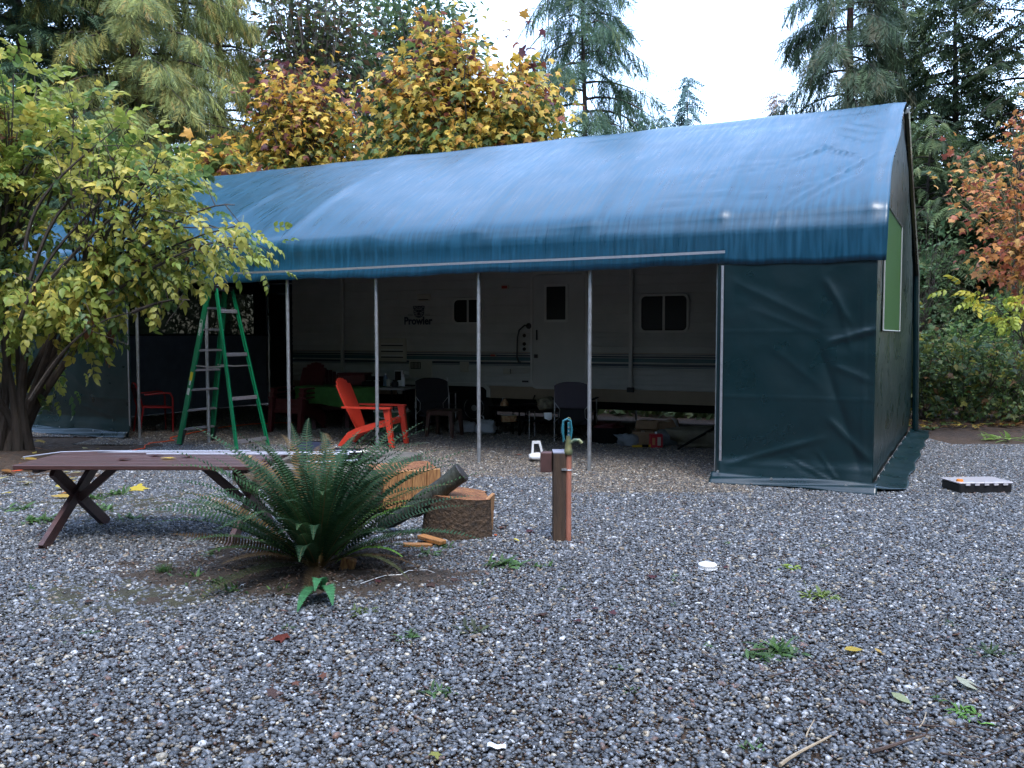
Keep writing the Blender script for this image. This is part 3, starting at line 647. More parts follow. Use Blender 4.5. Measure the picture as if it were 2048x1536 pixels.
    pl = MB().prism(capsule(.115, .030), 0, .001, M=Mr, c=ctr).build('name_border', M_wl, rails[0])
    MB().prism(capsule(.113, .024), .0012, .0018, M=Mr, c=ctr).build('name_ground', M_green, pl)
    text('lettering', 'WERNER', .05, M_wl, pl, ctr + Vector((0, -.003, 0)), rot=Mr.to_euler(), ext=.0005, bold=.0015, sx=1.0)
ladder()

# ------------------------------------------------------------ adirondack chairs
def adirondack(loc, rz, label, m=M_red):
    t = empty('adirondack_chair', loc, rz, label, 'chair')
    # back: fan of slats with shallow grooves between
    L = .82; base = Vector((-.17, 0, .24)); tip = Vector((-.50, 0, .98)); d = (tip - base); dl = d.length; dn = d / dl; nrm = Vector((dn.z, 0, -dn.x))
    for k in range(7):
        u = (k - 3) / 3.5; top = math.sqrt(max(0, 1 - (abs(u) * .92) ** 2)); hgt = dl * (.72 + .28 * top)
        mb = MB(); V = []; n = 8
        for i in range(n + 1):
            s = hgt * i / n; fr = s / dl; half = .155 + .085 * math.sin(min(1, fr * 1.1) * math.pi * .62); x0 = (k - 3.5) / 3.5 * half; x1 = (k - 2.5) / 3.5 * half - .004
            if i == n:
                m0 = (x0 + x1) / 2; 
            for xx, q in ((x0, 0), (x1, 0), (x1, -.018), (x0, -.018)):
                dome = -.03 * (xx / .24) ** 2; p = base + dn * s + Vector((0, xx, 0)) + nrm * (q - dome * -1 + .0)
                p = p + Vector((.05 * (xx / .24) ** 2, 0, 0)); V.append(p)
        F = [(3, 2, 1, 0), (4 * n, 4 * n + 1, 4 * n + 2, 4 * n + 3)]
        for i in range(n):
            for q in range(4): F.append((i * 4 + q, i * 4 + (q + 1) % 4, i * 4 + 4 + (q + 1) % 4, i * 4 + 4 + q))
        mb.add(V, F).build('back_slat', m, t)
    MB().box((-.30, 0, .52), (.02, .42, .05), (0, R(-24), 0), bev=.006).build('back_rail', m, t)
    for k in range(5):
        x = .30 - k * .095; MB().box((x, 0, .375 - (.30 - x) * .33), (.088, .46, .022), (0, R(-18), 0), bev=.006).build('seat_slat', m, t)
    XZm = Matrix(((1, 0, 0), (0, 0, -1), (0, 1, 0)))
    for s in (-1, 1):
        leg = [(.33, .405), (.36, .33), (.28, .29), (.1, .25), (-.12, .175), (-.27, .09), (-.36, .0), (-.43, .0), (-.36, .1), (-.27, .2), (-.14, .265), (.1, .34)]
        MB().prism(leg, -.016, .016, M=XZm, c=(0, s * .235, 0)).build('rear_leg', m, t)
        fl = [(.30, .57), (.40, .57), (.415, .40), (.46, .0), (.40, .0), (.335, .40)]
        MB().prism(fl, -.035, .035, M=XZm, c=(0, s * .285, 0)).build('front_leg', m, t)
        a = MB(); a.prism([(-.33, .0), (-.33, .045), (.1, .075), (.36, .08), (.42, .04), (.42, -.04), (.36, -.06), (.1, -.03), (-.2, -.0)], .555, .58, c=(0, 0, 0), M=Matrix(((1, 0, 0), (0, s, 0), (0, 0, 1)))); 
        o = a.build('armrest', m, t); o.location = (0, s * .285, 0)
    MB().prism([(-.25, 0), (.25, 0), (.25, .07), (-.25, .07)], -.01, .01, M=Matrix(((0, 0, 1), (1, 0, 0), (0, 1, 0))), c=(.35, 0, .315)).build('front_apron', m, t)
    return t
ad = adirondack((-2.06, 12.95, .01), R(-14), 'orange-red plastic adirondack chair standing alone on the gravel behind a post')
M_darkred = mat('dull_red_plastic', (.09, .010, .013), rough=.45)
def redmat(o, m):
    for ch in o.children:
        ch.data = ch.data.copy(); ch.data.materials[0] = m
for k in range(3):
    c = copy_tree(ad); c.location = (-3.62 + .01 * k, 15.0 + .02 * k, .01 + .075 * k); c.rotation_euler.z = R(-110); c['group'] = 'dark red chairs stacked left of the table'
    c['label'] = ['lowest dark red adirondack chair of the stack beside the green covered table', 'middle dark red adirondack chair of the stack beside the green covered table', 'top dark red adirondack chair of the stack beside the green covered table'][k]
    if k == 0:
        redmat(c, M_darkred); c0 = c
    else:
        for a, b in zip(c.children, c0.children): a.data = b.data
c = copy_tree(ad); c.location = (-3.25, 15.65, .01); c.rotation_euler.z = R(-75); c['label'] = 'dark red adirondack chair behind the green covered table'
for a, b in zip(c.children, c0.children): a.data = b.data
# small red tube chair at the left opening
tc = empty('metal_chair', (-5.98, 14.78, 0), R(35), 'red tubular metal chair just inside the left opening', 'chair')
for s in (-1, 1):
    MB().tube([(.22, s * .24, 0), (.22, s * .26, .58), (.18, s * .26, .65), (.1, s * .26, .66), (-.22, s * .25, .64)], .015, 8).build('arm', M_redmetal, tc, smooth=True)
    MB().tube([(-.3, s * .22, 0), (-.24, s * .23, .42), (-.32, s * .2, .75), (-.33, s * .1, .82), (-.33, 0, .83)], .014, 8).build('back_leg', M_redmetal, tc, smooth=True)
MB().box((0, 0, .42), (.46, .46, .025), (0, R(3), 0), bev=.008).build('seat', M_redmetal, tc)
MB().box((-.3, 0, .66), (.012, .34, .2), (0, R(-8), 0), bev=.005).build('backrest', M_redmetal, tc)

# ------------------------------------------------------------ folding table with green cloth and the things on it
tb = empty('folding_table', (-2.62, 15.02, 0), R(-14), 'long folding table half covered by a green cloth in front of the trailer', 'table')
MB().box((0, 0, .73), (1.95, .72, .035), bev=.012).build('tabletop', mat('grey_tabletop', (.25, .26, .26), rough=.5), tb)
for x in (-.8, .8):
    for y in (-.28, .28): MB().tube([(x, y, 0), (x * .9, y, .71)], .013, 6).build('leg', M_frame, tb)
def cloth():
    n, m = 60, 40; P = np.zeros((n, m, 3))
    for i in range(n):
        x = -.98 + 1.5 * i / (n - 1)
        for j in range(m):
            s = 1.05 * j / (m - 1)      # distance from the back edge
            if s < .70: y, z = .34 - s, .753
            else:
                q = s - .70; drop = q * (.92 + .12 * math.sin(x * 4 + 1)) * (1 - .35 * max(0, (abs(x + .23) - .6) / .15) ** 1.5 if abs(x + .23) > .6 else 1)
                y, z = -.37 - .02 * math.sin(x * 14) * q * 3 - .01, .75 - max(0, drop)
            P[i, j] = (x, y, z + .002 * fbm(x * 4, s * 4))
    return P
M_gcloth = mat('green_cloth', (.05, .17, .035), rough=.9, var=.3, vscale=12, bump=.4, bscale=120)
Mt = Matrix.Rotation(R(-14), 3, 'Z')
P = cloth(); P = np.einsum('ij,abj->abi', np.array(Mt), P) + np.array([-2.62, 15.02, 0])
tag(grid('table_cloth', P, M_gcloth, thick=.004), 'lime green cloth hanging over the front of the folding table', 'tablecloth')
def on_table(x, y, z=.758): p = Mt @ Vector((x, y, 0)); return (-2.62 + p.x, 15.02 + p.y, z)
o = empty('red_tote', on_table(-.12, .15), R(-14), 'red plastic tote standing on the table behind the adirondack chair', 'tote')
MB().box((0, 0, .10), (.50, .30, .19), bev=.02).build('tub', M_red if False else M_darkred, o); MB().box((0, 0, .205), (.53, .33, .025), bev=.01).build('lid', M_darkred, o)
def bottle(name, loc, prof, m, mc, label, cat):
    e = empty(name, loc, 0, label, cat); MB().lathe(prof[:-2], 14).build('bottle_body', m, e, smooth=True); MB().lathe(prof[-2:], 12).build('cap', mc, e); return e
M_bluep = mat('blue_grey_plastic', (.12, .2, .3), rough=.3); M_clear = mat('clear_plastic', (.45, .5, .55), rough=.25, transl=.3, alpha=.55)
bottle('water_bottle', on_table(.47, .08), [(0, 0), (.04, 0), (.04, .12), (.035, .15), (.014, .19), (.018, .19), (.018, .21)], M_bluep, M_white, 'pale blue bottle standing on the folding table right of the post', 'bottle')
bottle('tall_bottle', on_table(.80, .05), [(0, 0), (.028, 0), (.028, .13), (.012, .17), (.012, .18), (.013, .18), (.013, .2)], M_white, M_white, 'slim white bottle standing near the right end of the table', 'bottle')
e = empty('picture_carton', on_table(.66, .2), R(-10), 'white carton with a dark panel standing at the back of the table', 'carton')
MB().box((0, 0, .13), (.13, .08, .26), bev=.004).build('carton_body', M_white, e); MB().box((0, -.042, .17), (.11, .004, .15)).build('dark_panel', M_frame, e)
e = empty('glass_jar', on_table(.72, -.12), 0, 'round dark glass jar in front of the carton on the table', 'jar')
MB().lathe([(0, 0), (.05, 0), (.06, .03), (.055, .08), (.04, .095), (.04, .1), (0, .1)], 16).build('jar_body', M_glass, e, smooth=True); MB().lathe([(.042, .098), (.042, .115), (0, .117)], 16).build('lid', M_frame, e)
e = empty('camp_stove', on_table(.27, .0), R(-14), 'low black camp stove on the table beside the bottle', 'stove')
MB().box((0, 0, .04), (.30, .26, .08), bev=.01).build('case', M_frame, e); MB().box((0, .13, .10), (.30, .012, .12), (R(-12), 0, 0)).build('lid', M_frame, e)
for x in (-.07, .07): MB().tube([(x + .05 * math.cos(u), .05 * math.sin(u), .09) for u in np.linspace(0, 6.28, 13)[:-1]], .005, 5, closed=True).build('burner', M_steel, e)
e = empty('cream_cup', on_table(.56, -.02), 0, 'short cream cup on the table between bottle and jar', 'cup')
MB().lathe([(0, 0), (.028, 0), (.035, .11), (.032, .11), (.026, .008), (0, .008)], 14).build('cup_body', M_vent, e, smooth=True)
MB().lathe([(.036, .104), (.038, .11), (.034, .114), (.032, .11)], 14).build('rim', M_vent, e)
# green cooler under the table, seen through the chair arm
e = empty('green_cooler', (-2.0, 14.7, 0), R(-14), 'dark green cooler with a pale lid edge on the gravel under the table', 'cooler')
MB().box((0, 0, .17), (.52, .32, .34), bev=.02).build('cooler_body', mat('cooler_green', (.03, .10, .05), rough=.5), e); MB().box((0, 0, .355), (.54, .34, .03), bev=.01).build('lid', M_vent, e); MB().tube([(-.2, -.18, .3), (-.12, -.2, .25), (.12, -.2, .25), (.2, -.18, .3)], .01, 6).build('handle', M_white, e)

# ------------------------------------------------------------ camp chairs seen from behind
def camp_chair(loc, rz, label, cloth, side=True):
    t = empty('camp_chair', loc, rz, label, 'camping chair')   # faces +y, camera sees the back
    n, m = 24, 12; P = np.zeros((n, m, 3))
    for i in range(n):
        u = i / (n - 1) * 2 - 1
        for j in range(m):
            v = j / (m - 1); z = .52 + v * (.40 - .06 * abs(u) ** 3); P[i, j] = (u * .27, -.26 - .05 * (1 - u * u) - .06 * v, z)
    grid('backrest', P, cloth, t, thick=.02)
    P = np.zeros((16, 16, 3))
    for i in range(16):
        for j in range(16):
            u = i / 15 * 2 - 1; v = j / 15; P[i, j] = (u * .26, -.25 + .5 * v, .44 - .05 * (1 - u * u) * (1 - (2 * v - 1) ** 2))
    grid('seat', P, cloth, t, thick=.015)
    MB().box((0, -.265, .40), (.46, .02, .26), bev=.006).build('lower_panel', M_blackcloth, t)
    for s in (-1, 1):
        MB().tube([(s * .28, -.27, 0), (s * .28, -.27, .62), (s * .26, -.32, .92)], .011, 8).build('rear_leg', M_steel, t); MB().tube([(s * .28, .27, 0), (s * .28, .27, .64)], .011, 8).build('front_leg', M_steel, t)
        MB().tube([(s * .28, -.27, .02), (-s * .28, .27, .42)], .009, 6).build('cross_brace', M_frame, t); MB().tube([(s * .28, -.275, .06), (-s * .28, -.275, .40)], .009, 6).build('cross_brace', M_frame, t)
        MB().box((s * .29, -.0, .65), (.05, .56, .02), bev=.008).build('armrest', M_frame, t)
        MB().tube([(s * .27, -.3, .60), (s * .19, -.31, .5), (s * .2, -.31, .38), (s * .27, -.29, .31)], .006, 6).build('side_loop', M_steel, t)
    if side:
        MB().box((-.52, .05, .46), (.38, .42, .012), bev=.004).build('side_table', M_frame, t)
        for y in (-.14, .24): MB().tube([(-.70, y, 0), (-.70, y, .46)], .009, 6).build('side_table_leg', M_steel, t)
    return t
camp_chair((-1.28, 14.85, 0), R(-8), 'black camping chair seen from behind near the trailer wheels', M_blackcloth, False)
M_greycl = mat('grey_fabric', (.09, .08, .10), rough=.9, bump=.3, bscale=200)
camp_chair((.98, 13.55, 0), R(-14), 'grey-topped camping chair with side table seen from behind near the trailer door', M_greycl, True)
# brown plastic side table
e = empty('side_table', (-1.08, 14.1, 0), R(-20), 'brown plastic side table behind the black camping chair', 'side table')
M_brownp = mat('brown_plastic', (.06, .03, .022), rough=.4)
MB().box((0, 0, .42), (.44, .40, .03), bev=.012).build('tabletop', M_brownp, e)
for x in (-1, 1):
    for y in (-1, 1): MB().add([(x * .22 + sx * .022, y * .20 + sy * .022, 0) for sy in (-1, 1) for sx in (-1, 1)] + [(x * .19 + sx * .032, y * .17 + sy * .032, .41) for sy in (-1, 1) for sx in (-1, 1)], [(0, 2, 3, 1), (4, 5, 7, 6), (0, 1, 5, 4), (2, 6, 7, 3), (0, 4, 6, 2), (1, 3, 7, 5)]).build('leg', M_brownp, e)
MB().box((0, -.19, .38), (.36, .015, .06), bev=.004).build('apron', M_brownp, e)
# small black stand with a lantern and tins
e = empty('black_stand', (-.12, 14.55, 0), R(-20), 'small black table standing right of the trailer wheels', 'small table')
MB().box((0, 0, .45), (.46, .36, .02), bev=.005).build('tabletop', M_frame, e); MB().box((0, 0, .2), (.42, .32, .015), bev=.004).build('shelf', M_frame, e)
for x in (-.2, .2):
    for y in (-.15, .15): MB().tube([(x, y, 0), (x, y, .44)], .012, 6).build('leg', M_frame, e)
M_cof = mat('cream_orange_print', (.55, .42, .22), rough=.5, var=.9, vscale=22, vcol=(.3, .08, .02))
e = empty('lantern', (-.12, 14.5, .46), 0, 'cream and orange lantern standing on the small black table', 'lantern')
MB().lathe([(0, 0), (.07, 0), (.07, .04), (.045, .08), (.02, .11), (0, .115)], 14).build('lantern_body', M_cof, e, smooth=True); MB().tube([(-.05, 0, .05), (-.03, 0, .13), (.03, 0, .13), (.05, 0, .05)], .004, 5).build('handle', M_steel, e)
e = empty('tin_box', (-.05, 14.35, .21), .2, 'pale printed tin on the shelf of the small black table', 'tin')
MB().box((0, 0, .05), (.24, .12, .10), bev=.006).build('tin_body', M_cof, e); MB().box((0, 0, .107), (.25, .13, .012), bev=.003).build('lid', M_vent, e)
# camouflage bag on the chair's side table, with a paper tag
M_camo = mat('camouflage_cloth', (.26, .23, .15), rough=.85, var=.9, vscale=14, vcol=(.05, .045, .03), bump=.4, bscale=60)
def lump(name, loc, d, m, seed=0, parent=None, rough=.25, n=14, rz=0):
    V = []; F = []; k = n * 2
    for i in range(n + 1):
        th = math.pi * i / n
        for j in range(k):
            ph = 2 * math.pi * j / k; x, y, z = math.sin(th) * math.cos(ph), math.sin(th) * math.sin(ph), math.cos(th)
            sp = lambda q: math.copysign(abs(q) ** .7, q); r = 1 + rough * fbm(x * 1.6 + seed, y * 1.6, z * 1.6) + rough * .4 * fbm(x * 5 + seed, y * 5, z * 5)
            V.append((sp(x) * d[0] / 2 * r, sp(y) * d[1] / 2 * r, max(-d[2] / 2, sp(z) * d[2] / 2 * r) + d[2] / 2))
    for i in range(n):
        for j in range(k): F.append((i * k + j, (i + 1) * k + j, (i + 1) * k + (j + 1) % k, i * k + (j + 1) % k))
    o = npmesh(name, V, F, m, parent, smooth=True); o.location = loc; o.rotation_euler.z = rz; return o
tag(lump('camouflage_bag', (.52, 13.55, .467), (.30, .2, .2), M_camo, 3), 'camouflage bag resting on the chair side table', 'bag')
tag(MB().add([(.48, 13.33, .45), (.60, 13.31, .45), (.60, 13.30, .36), (.56, 13.30, .33), (.52, 13.31, .35), (.49, 13.31, .36)], [(0, 1, 2, 3, 4, 5)]).build('paper_towel', M_white), 'white paper hanging from the edge of the chair side table', 'paper')
# white bags by the wheel
M_bag = mat('white_film', (.5, .53, .57), rough=.4, bump=.6, bscale=18, transl=.2, bdist=.03)
b = tag(lump('carrier_bag', (-.42, 14.35, 0), (.30, .26, .24), M_bag, 5, rough=.4), 'white carrier bag with a raised handle beside the trailer wheel', 'bag'); MB().tube([(-.1, 0, .2), (-.12, 0, .32), (-.05, 0, .30), (-.03, 0, .2)], .012, 5).build('handle', M_bag, b)
tag(lump('crumpled_bag', (-.78, 14.6, 0), (.36, .26, .20), M_bag, 9, rough=.4), 'flatter white bag crumpled directly below the trailer wheel', 'bag')
# black tub with red rim, boxes, juice, spirit level, paper and khaki bag at the right
e = empty('black_tub', (1.45, 13.3, 0), R(-20), 'black tub with a red cloth on top beside the cardboard boxes', 'tub')
MB().lathe([(0, 0), (.24, 0), (.28, .24), (.26, .24), (.22, .02), (0, .02)], 24).build('tub_body', M_frame, e, smooth=True); lump('red_cloth', (0, 0, .17), (.44, .4, .13), M_darkred, 12, e, rough=.5)
M_card = mat('cardboard', (.30, .19, .11), rough=.85, var=.25, bump=.1)
def carton(loc, d, rz, label, flap=0, tilt=0):
    e = empty('cardboard_box', loc, rz, label, 'box'); e.rotation_euler[1] = tilt
    MB().box((0, 0, d[2] / 2), d, bev=.003).build('box_body', M_card, e)
    if flap: MB().box((0, -d[1] / 2 - .06, d[2] - .05), (d[0] * .95, .004, .14), (R(-35), 0, 0)).build('flap', M_card, e)
    MB().box((0, 0, d[2] + .001), (.05, d[1], .002)).build('tape', mat('tape', (.36, .28, .18), rough=.3), e)
carton((1.93, 13.0, 0), (.30, .26, .20), R(-6), 'plain brown cardboard box lowest at the left of the pile')
carton((2.08, 13.32, 0), (.34, .26, .33), R(-24), 'tall brown cardboard box standing at the back of the pile', 1)
carton((2.36, 13.18, .16), (.28, .2, .18), R(10), 'orange-brown cardboard box tilted on top of the clear bag', 0, R(-14))
e = empty('red_carton', (2.07, 12.66, 0), R(6), 'red drinks carton with cream labels in front of the cardboard boxes', 'carton')
MB().box((0, 0, .10), (.17, .13, .20), bev=.008).build('carton_body', mat('bright_red_card', (.42, .02, .03), rough=.5), e); MB().box((.03, -.067, .1), (.05, .004, .12)).build('label_panel', M_vent, e); MB().box((-.05, -.067, .1), (.04, .004, .1)).build('label_panel', mat('orange_print', (.45, .2, .08)), e); MB().lathe([(.015, .2), (.015, .23), (0, .23)], 10).build('cap', M_white, e)
M_yel = mat('yellow_plastic', (.60, .36, .02), rough=.45)
e = empty('spirit_level', (1.93, 12.62, .01), R(4), 'short yellow spirit level lying in front of the brown box', 'tool')
MB().box((0, 0, .02), (.42, .03, .03), bev=.004).build('level_body', M_yel, e); MB().box((-.02, 0, .024), (.10, .034, .034), bev=.004).build('grip', M_frame, e); MB().lathe([(0, 0), (.022, 0), (.022, .036), (0, .036)], 12, M=Matrix.Rotation(R(90), 3, 'X'), c=(.07, .018, .024)).build('vial', M_yel, e)
tag(lump('clear_bag', (2.30, 12.98, 0), (.34, .3, .22), M_clear, 21, rough=.4), 'clear plastic bag slumped between red carton and khaki bag', 'bag')
tag(lump('clear_wrap', (1.68, 12.85, 0), (.28, .22, .18), M_clear, 25, rough=.5), 'clear plastic wrap lying between black tub and boxes', 'wrap')
P = np.zeros((14, 10, 3))
for i in range(14):
    for j in range(10): u, v = i / 13, j / 9; P[i, j] = (2.33 + .10 * v * (1 - u) + .17 * u, 12.9 + .1 * v, .40 - .34 * u ** 1.4 - .02 * v)
tag(grid('folded_paper', P, M_white, thick=.002), 'sheet of white paper bent over the clear bag', 'paper')
M_khaki = mat('khaki_canvas', (.20, .18, .13), rough=.9, var=.3, bump=.5, bscale=14, bdist=.03)
kb = tag(lump('khaki_bag', (2.86, 12.68, 0), (1.15, .5, .30), M_khaki, 31, rough=.25, rz=R(-24)), 'long khaki canvas bag lying beside the right wall panel', 'bag'); MB().tube([(-.4, -.2, .2), (0, -.24, .24), (.4, -.2, .22)], .01, 6).build('strap', M_frame, kb)
tag(MB().tube([(2.32, 12.3, .03), (2.52, 12.38, .13), (2.98, 12.52, .36)], .018, 8).build('black_bar', M_frame, smooth=True), 'black bar leaning on the khaki canvas bag', 'bar')
# jack stands and a drawbar silhouette under the trailer
for a, lb in ((6.2, 'black stabiliser jack under the middle of the trailer'), (8.3, 'black stabiliser jack under the right end of the trailer')):
    p = T(a, 3.9); e = empty('stabiliser_jack', p, TRZ, lb, 'jack'); MB().tube([(0, 0, 0), (0, 0, .44)], .022, 8).build('jack_post', M_frame, e); MB().box((0, 0, .01), (.16, .16, .02)).build('foot_plate', M_frame, e)

# ------------------------------------------------------------ picnic bench with X legs, rods and leaves on it
M_benchw = mat('stained_wood', (.085, .036, .032), rough=.42, var=.5, vscale=5, stretch=(.4, 6, 6), bump=.25, bscale=20, vcol=(.045, .022, .02), spec=.6)
bt = empty('picnic_table', (-2.85, 7.09, 0), R(-1), 'dark red stained wooden table with crossed legs left of the fern', 'table')
for i in range(5):
    y = -.335 + i * .1675; MB().box((0, y, .612), (1.90, .158, .036), bev=.005).build('plank', M_benchw, bt)
for x in (-.80, .80):
    MB().box((x, 0, .578), (.06, .72, .032), bev=.004).build('batten', M_benchw, bt)
def beam(mb, p, q, w, h):
    p, q = Vector(p), Vector(q); d = (q - p).normalized(); s = d.cross(Vector((1, 0, 0))).normalized() if abs(d.x) < .9 else Vector((0, 1, 0)); u = d.cross(s)
    V = [c + s * a * h / 2 + u * b * w / 2 for c in (p, q) for a, b in ((-1, -1), (1, -1), (1, 1), (-1, 1))]
    mb.add(V, [(3, 2, 1, 0), (4, 5, 6, 7), (0, 1, 5, 4), (1, 2, 6, 5), (2, 3, 7, 6), (3, 0, 4, 7)]); return mb
for x in (-.70, .72):
    beam(MB(), (x, -.48, 0), (x + .06, .30, .57), .04, .09).build('leg', M_benchw, bt); beam(MB(), (x + .045, .46, 0), (x + .0, -.30, .57), .04, .09).build('leg', M_benchw, bt)
    beam(MB(), (x + (.05 if x < 0 else -.05), 0, .30), (x + (.38 if x < 0 else -.38), .0, .585), .06, .035).build('brace', M_benchw, bt)
rods = empty
M_rod = mat('bright_conduit', (.5, .51, .58), rough=.4, metal=.5)
for i, (p, q, lb) in enumerate((((-4.05, 7.28, .66), (-2.2, 7.40, .648), 'thin bent metal rod sticking out past the left end of the table'), ((-3.45, 7.33, .645), (-1.35, 7.30, .645), 'white metal rod lying along the table top behind the leaves'), ((-3.0, 7.22, .645), (-1.3, 7.20, .645), 'white metal rod nearest the front of the table top'))):
    pts = [Vector(p).lerp(Vector(q), k / 6) for k in range(7)]
    if i == 0: pts[0] += Vector((0, 0, -.05)); pts[1] += Vector((0, 0, -.008)); pts.insert(0, pts[0] + Vector((.03, -.03, -.01)))
    tag(MB().tube(pts, .005 if i == 0 else .0065, 7).build('metal_rod', M_rod, smooth=True), lb, 'rod')

# ------------------------------------------------------------ fire pit: concrete surround with grate and lids
M_conc = mat('weathered_concrete', (.15, .135, .115), rough=.8, var=.5, vscale=7, bump=.6, bscale=30, bdist=.01)
fp = empty('fire_pit', (-2.05, 10.0, 0), R(-18), 'square concrete fire pit with grate behind the fern', 'fire pit')
hw = .78
for (x, y, dx, dy) in ((0, -hw + .14, 2 * hw, .28), (0, hw - .14, 2 * hw, .28), (-hw + .14, 0, .28, 2 * hw - .58), (hw - .14, 0, .28, 2 * hw - .58)): MB().box((x, y, .10), (dx, dy, .24), bev=.015).build('concrete_block', M_conc, fp)
ring_ = MB(); ring_.tube([(.45 * math.cos(u), .45 * math.sin(u), .24) for u in np.linspace(0, 6.283, 41)[:-1]], .014, 8, closed=True); ring_.build('pit_rim', M_steel, fp, smooth=True)
MB().lathe([(.44, .235), (.42, .05), (.0, .04)], 32).build('pit_bowl', mat('sooty_steel', (.02, .018, .02), rough=.5, metal=.5), fp, smooth=True)
for k in range(9):
    y = -.36 + k * .09; h = math.sqrt(.42 ** 2 - y * y); MB().tube([(-h, y, .25), (h, y, .25)], .006, 5).build('grate_bar', M_frame, fp)
def plate(loc, rz, d, label, tx=0):
    e = empty('griddle_plate', loc, rz, label, 'plate'); e.rotation_euler[0] = tx
    MB().box((0, 0, .006), d, bev=.004).build('plate_sheet', mat('blue_black_steel', (.03, .035, .06), rough=.3, metal=.3, spec=.6), e); MB().tube([(-d[0] / 2, -d[1] / 2, .014), (d[0] / 2, -d[1] / 2, .014), (d[0] / 2, d[1] / 2, .014), (-d[0] / 2, d[1] / 2, .014)], .006, 5, closed=True).build('rim', M_frame, e)
plate((-1.98, 10.52, .235), R(-12), (.34, .26, .012), 'flat dark square plate on the back edge of the fire pit'); plate((-2.42, 10.62, .27), R(-25), (.42, .3, .012), 'dark plate leaning at the left rear of the fire pit', R(14))
tag(MB().tube([(-2.5, 10.0, .262), (-1.75, 10.25, .262)], .009, 6).build('poker', M_rod), 'bright poker rod lying across the fire pit grate', 'rod')
tag(lump('pale_stone', (-1.74, 10.32, .222), (.09, .07, .05), M_vent, 44), 'small pale stone on the fire pit edge', 'stone')
# ------------------------------------------------------------ logs
M_cut = mat('fresh_cut_wood', (.52, .27, .10), rough=.7, var=.6, vscale=7, stretch=(14, 14, .6), vcol=(.16, .06, .025), bump=.5, bscale=14, bdist=.01)
M_wettop = mat('wet_end_grain', (.20, .085, .05), rough=.25, var=.6, vscale=12, vcol=(.36, .17, .075), bump=.4, bscale=60, spec=.6)
M_brownbark = mat('brown_bark', (.085, .05, .026), rough=.8, var=.9, vscale=26, vcol=(.022, .015, .010), bump=1, bscale=36, bdist=.02)
st = empty('round_stump', (-.42, 7.16, 0), 0, 'thick round of log standing on end with a wet red top right of the fern', 'log')
def roundlog(r0, h, cutx=None):
    n = 48; A = []; 
    for k in range(n):
        t = 2 * math.pi * k / n; r = r0 * (1 + .05 * math.sin(2 * t + 1) + .02 * fbm(math.cos(t) * 3, math.sin(t) * 3)); x, y = r * math.cos(t), r * math.sin(t)
        if cutx is not None and x > cutx: x = cutx - .05 * (y / r0) 
        A.append((x, y))
    return A
A = roundlog(.285, .34, .225); n = len(A); V = []; F = []; rows = 12
for j in range(rows + 1):
    z = .33 * j / rows; s = 1 + .07 * (1 - j / rows) ** 2
    for k, (x, y) in enumerate(A): b = .008 * fbm(x * 14, y * 14, z * 10); V.append((x * s * (1 + b), y * s * (1 + b), z + (.03 * (x / .28) * -1 if j == rows else 0)))
for j in range(rows):
    for k in range(n): F.append((j * n + k, j * n + (k + 1) % n, (j + 1) * n + (k + 1) % n, (j + 1) * n + k))
npmesh('bark', V, F, M_brownbark, st, smooth=True)
MB().add([(x * .985, y * .985, .33 - .03 * (x / .28) + .002) for x, y in A], [tuple(range(n))]).build('cut_face', M_wettop, st)
MB().box((.232, 0, .155), (.03, .27, .31), (0, R(3), R(-10)), bev=.006).build('split_face', M_cut, st)
lb = empty('split_log', (-1.02, 8.22, 0), R(22), 'split log block with an orange sawn face behind the fern', 'log')
MB().box((.0, .0, .20), (.62, .42, .36), (R(4), 0, 0), bev=.02).build('log_body', M_brownbark, lb)
for k in range(4): MB().box((-.18 + k * .135, -.222, .215 + .004 * (k % 2)), (.130, .022 + .006 * (k % 3), .34), (R(4), 0, 0), bev=.004).build('split_plate', M_cut, lb)
MB().box((-.0, .0, .385), (.60, .40, .012), (R(4), 0, 0), bev=.004).build('top_face', M_wettop, lb)
lump('torn_bark', (-.42, -.08, .02), (.34, .3, .34), M_bark, 51, lb, rough=.7)
M_char = mat('charred_bark', (.012, .012, .011), rough=.75, var=.5, vscale=10, stretch=(1, 1, .2), vcol=(.04, .045, .03), bump=1, bscale=22, bdist=.025)
ch = empty('charred_log', (-.98, 7.08, .06), 0, 'charred black log leaning up across the round stump', 'log')
pts = bez((-.1, .1, .03), (.1, .05, .05), (.3, -.06, .25), (.58, -.08, .47), 14); MB().tube(pts, [.058 + .006 * math.sin(i) + .022 * (i > 5) for i in range(14)], 16).build('log_body', M_char, ch, smooth=True, angle=60)
dd = Vector(pts[-1]) - Vector(pts[-2]); MB().lathe([(0, 0), (.078, 0), (.072, .006), (0, .008)], 16, c=pts[-1], M=dd.to_track_quat('Z', 'Y').to_matrix()).build('end_face', mat('dark_end_grain', (.035, .03, .028), rough=.6, var=.5, vscale=20), ch)
M_scrap = mat('orange_offcut', (.45, .20, .06), rough=.6, var=.4, vscale=4, stretch=(2, 20, 2))
for loc, rz, d, l in (((-.62, 6.75, .045), R(-38), (.24, .075, .03), 'orange wood offcut lying across the paler one below the stump'), ((-.72, 6.68, .02), R(12), (.22, .06, .022), 'pale wood offcut under the orange one below the stump')): 
    o = MB().box((0, 0, 0), d, (0, R(4), 0), bev=.003).build('wood_offcut', M_scrap); o.location = loc; o.rotation_euler.z = rz; tag(o, l, 'offcut')
o = MB().box((0, 0, .05), (.10, .05, .12), (.2, .3, 0), bev=.008).build('wood_chunk', M_cut); o.location = (-1.12, 5.95, 0); tag(o, 'small brown chunk of wood at the foot of the fern', 'offcut')

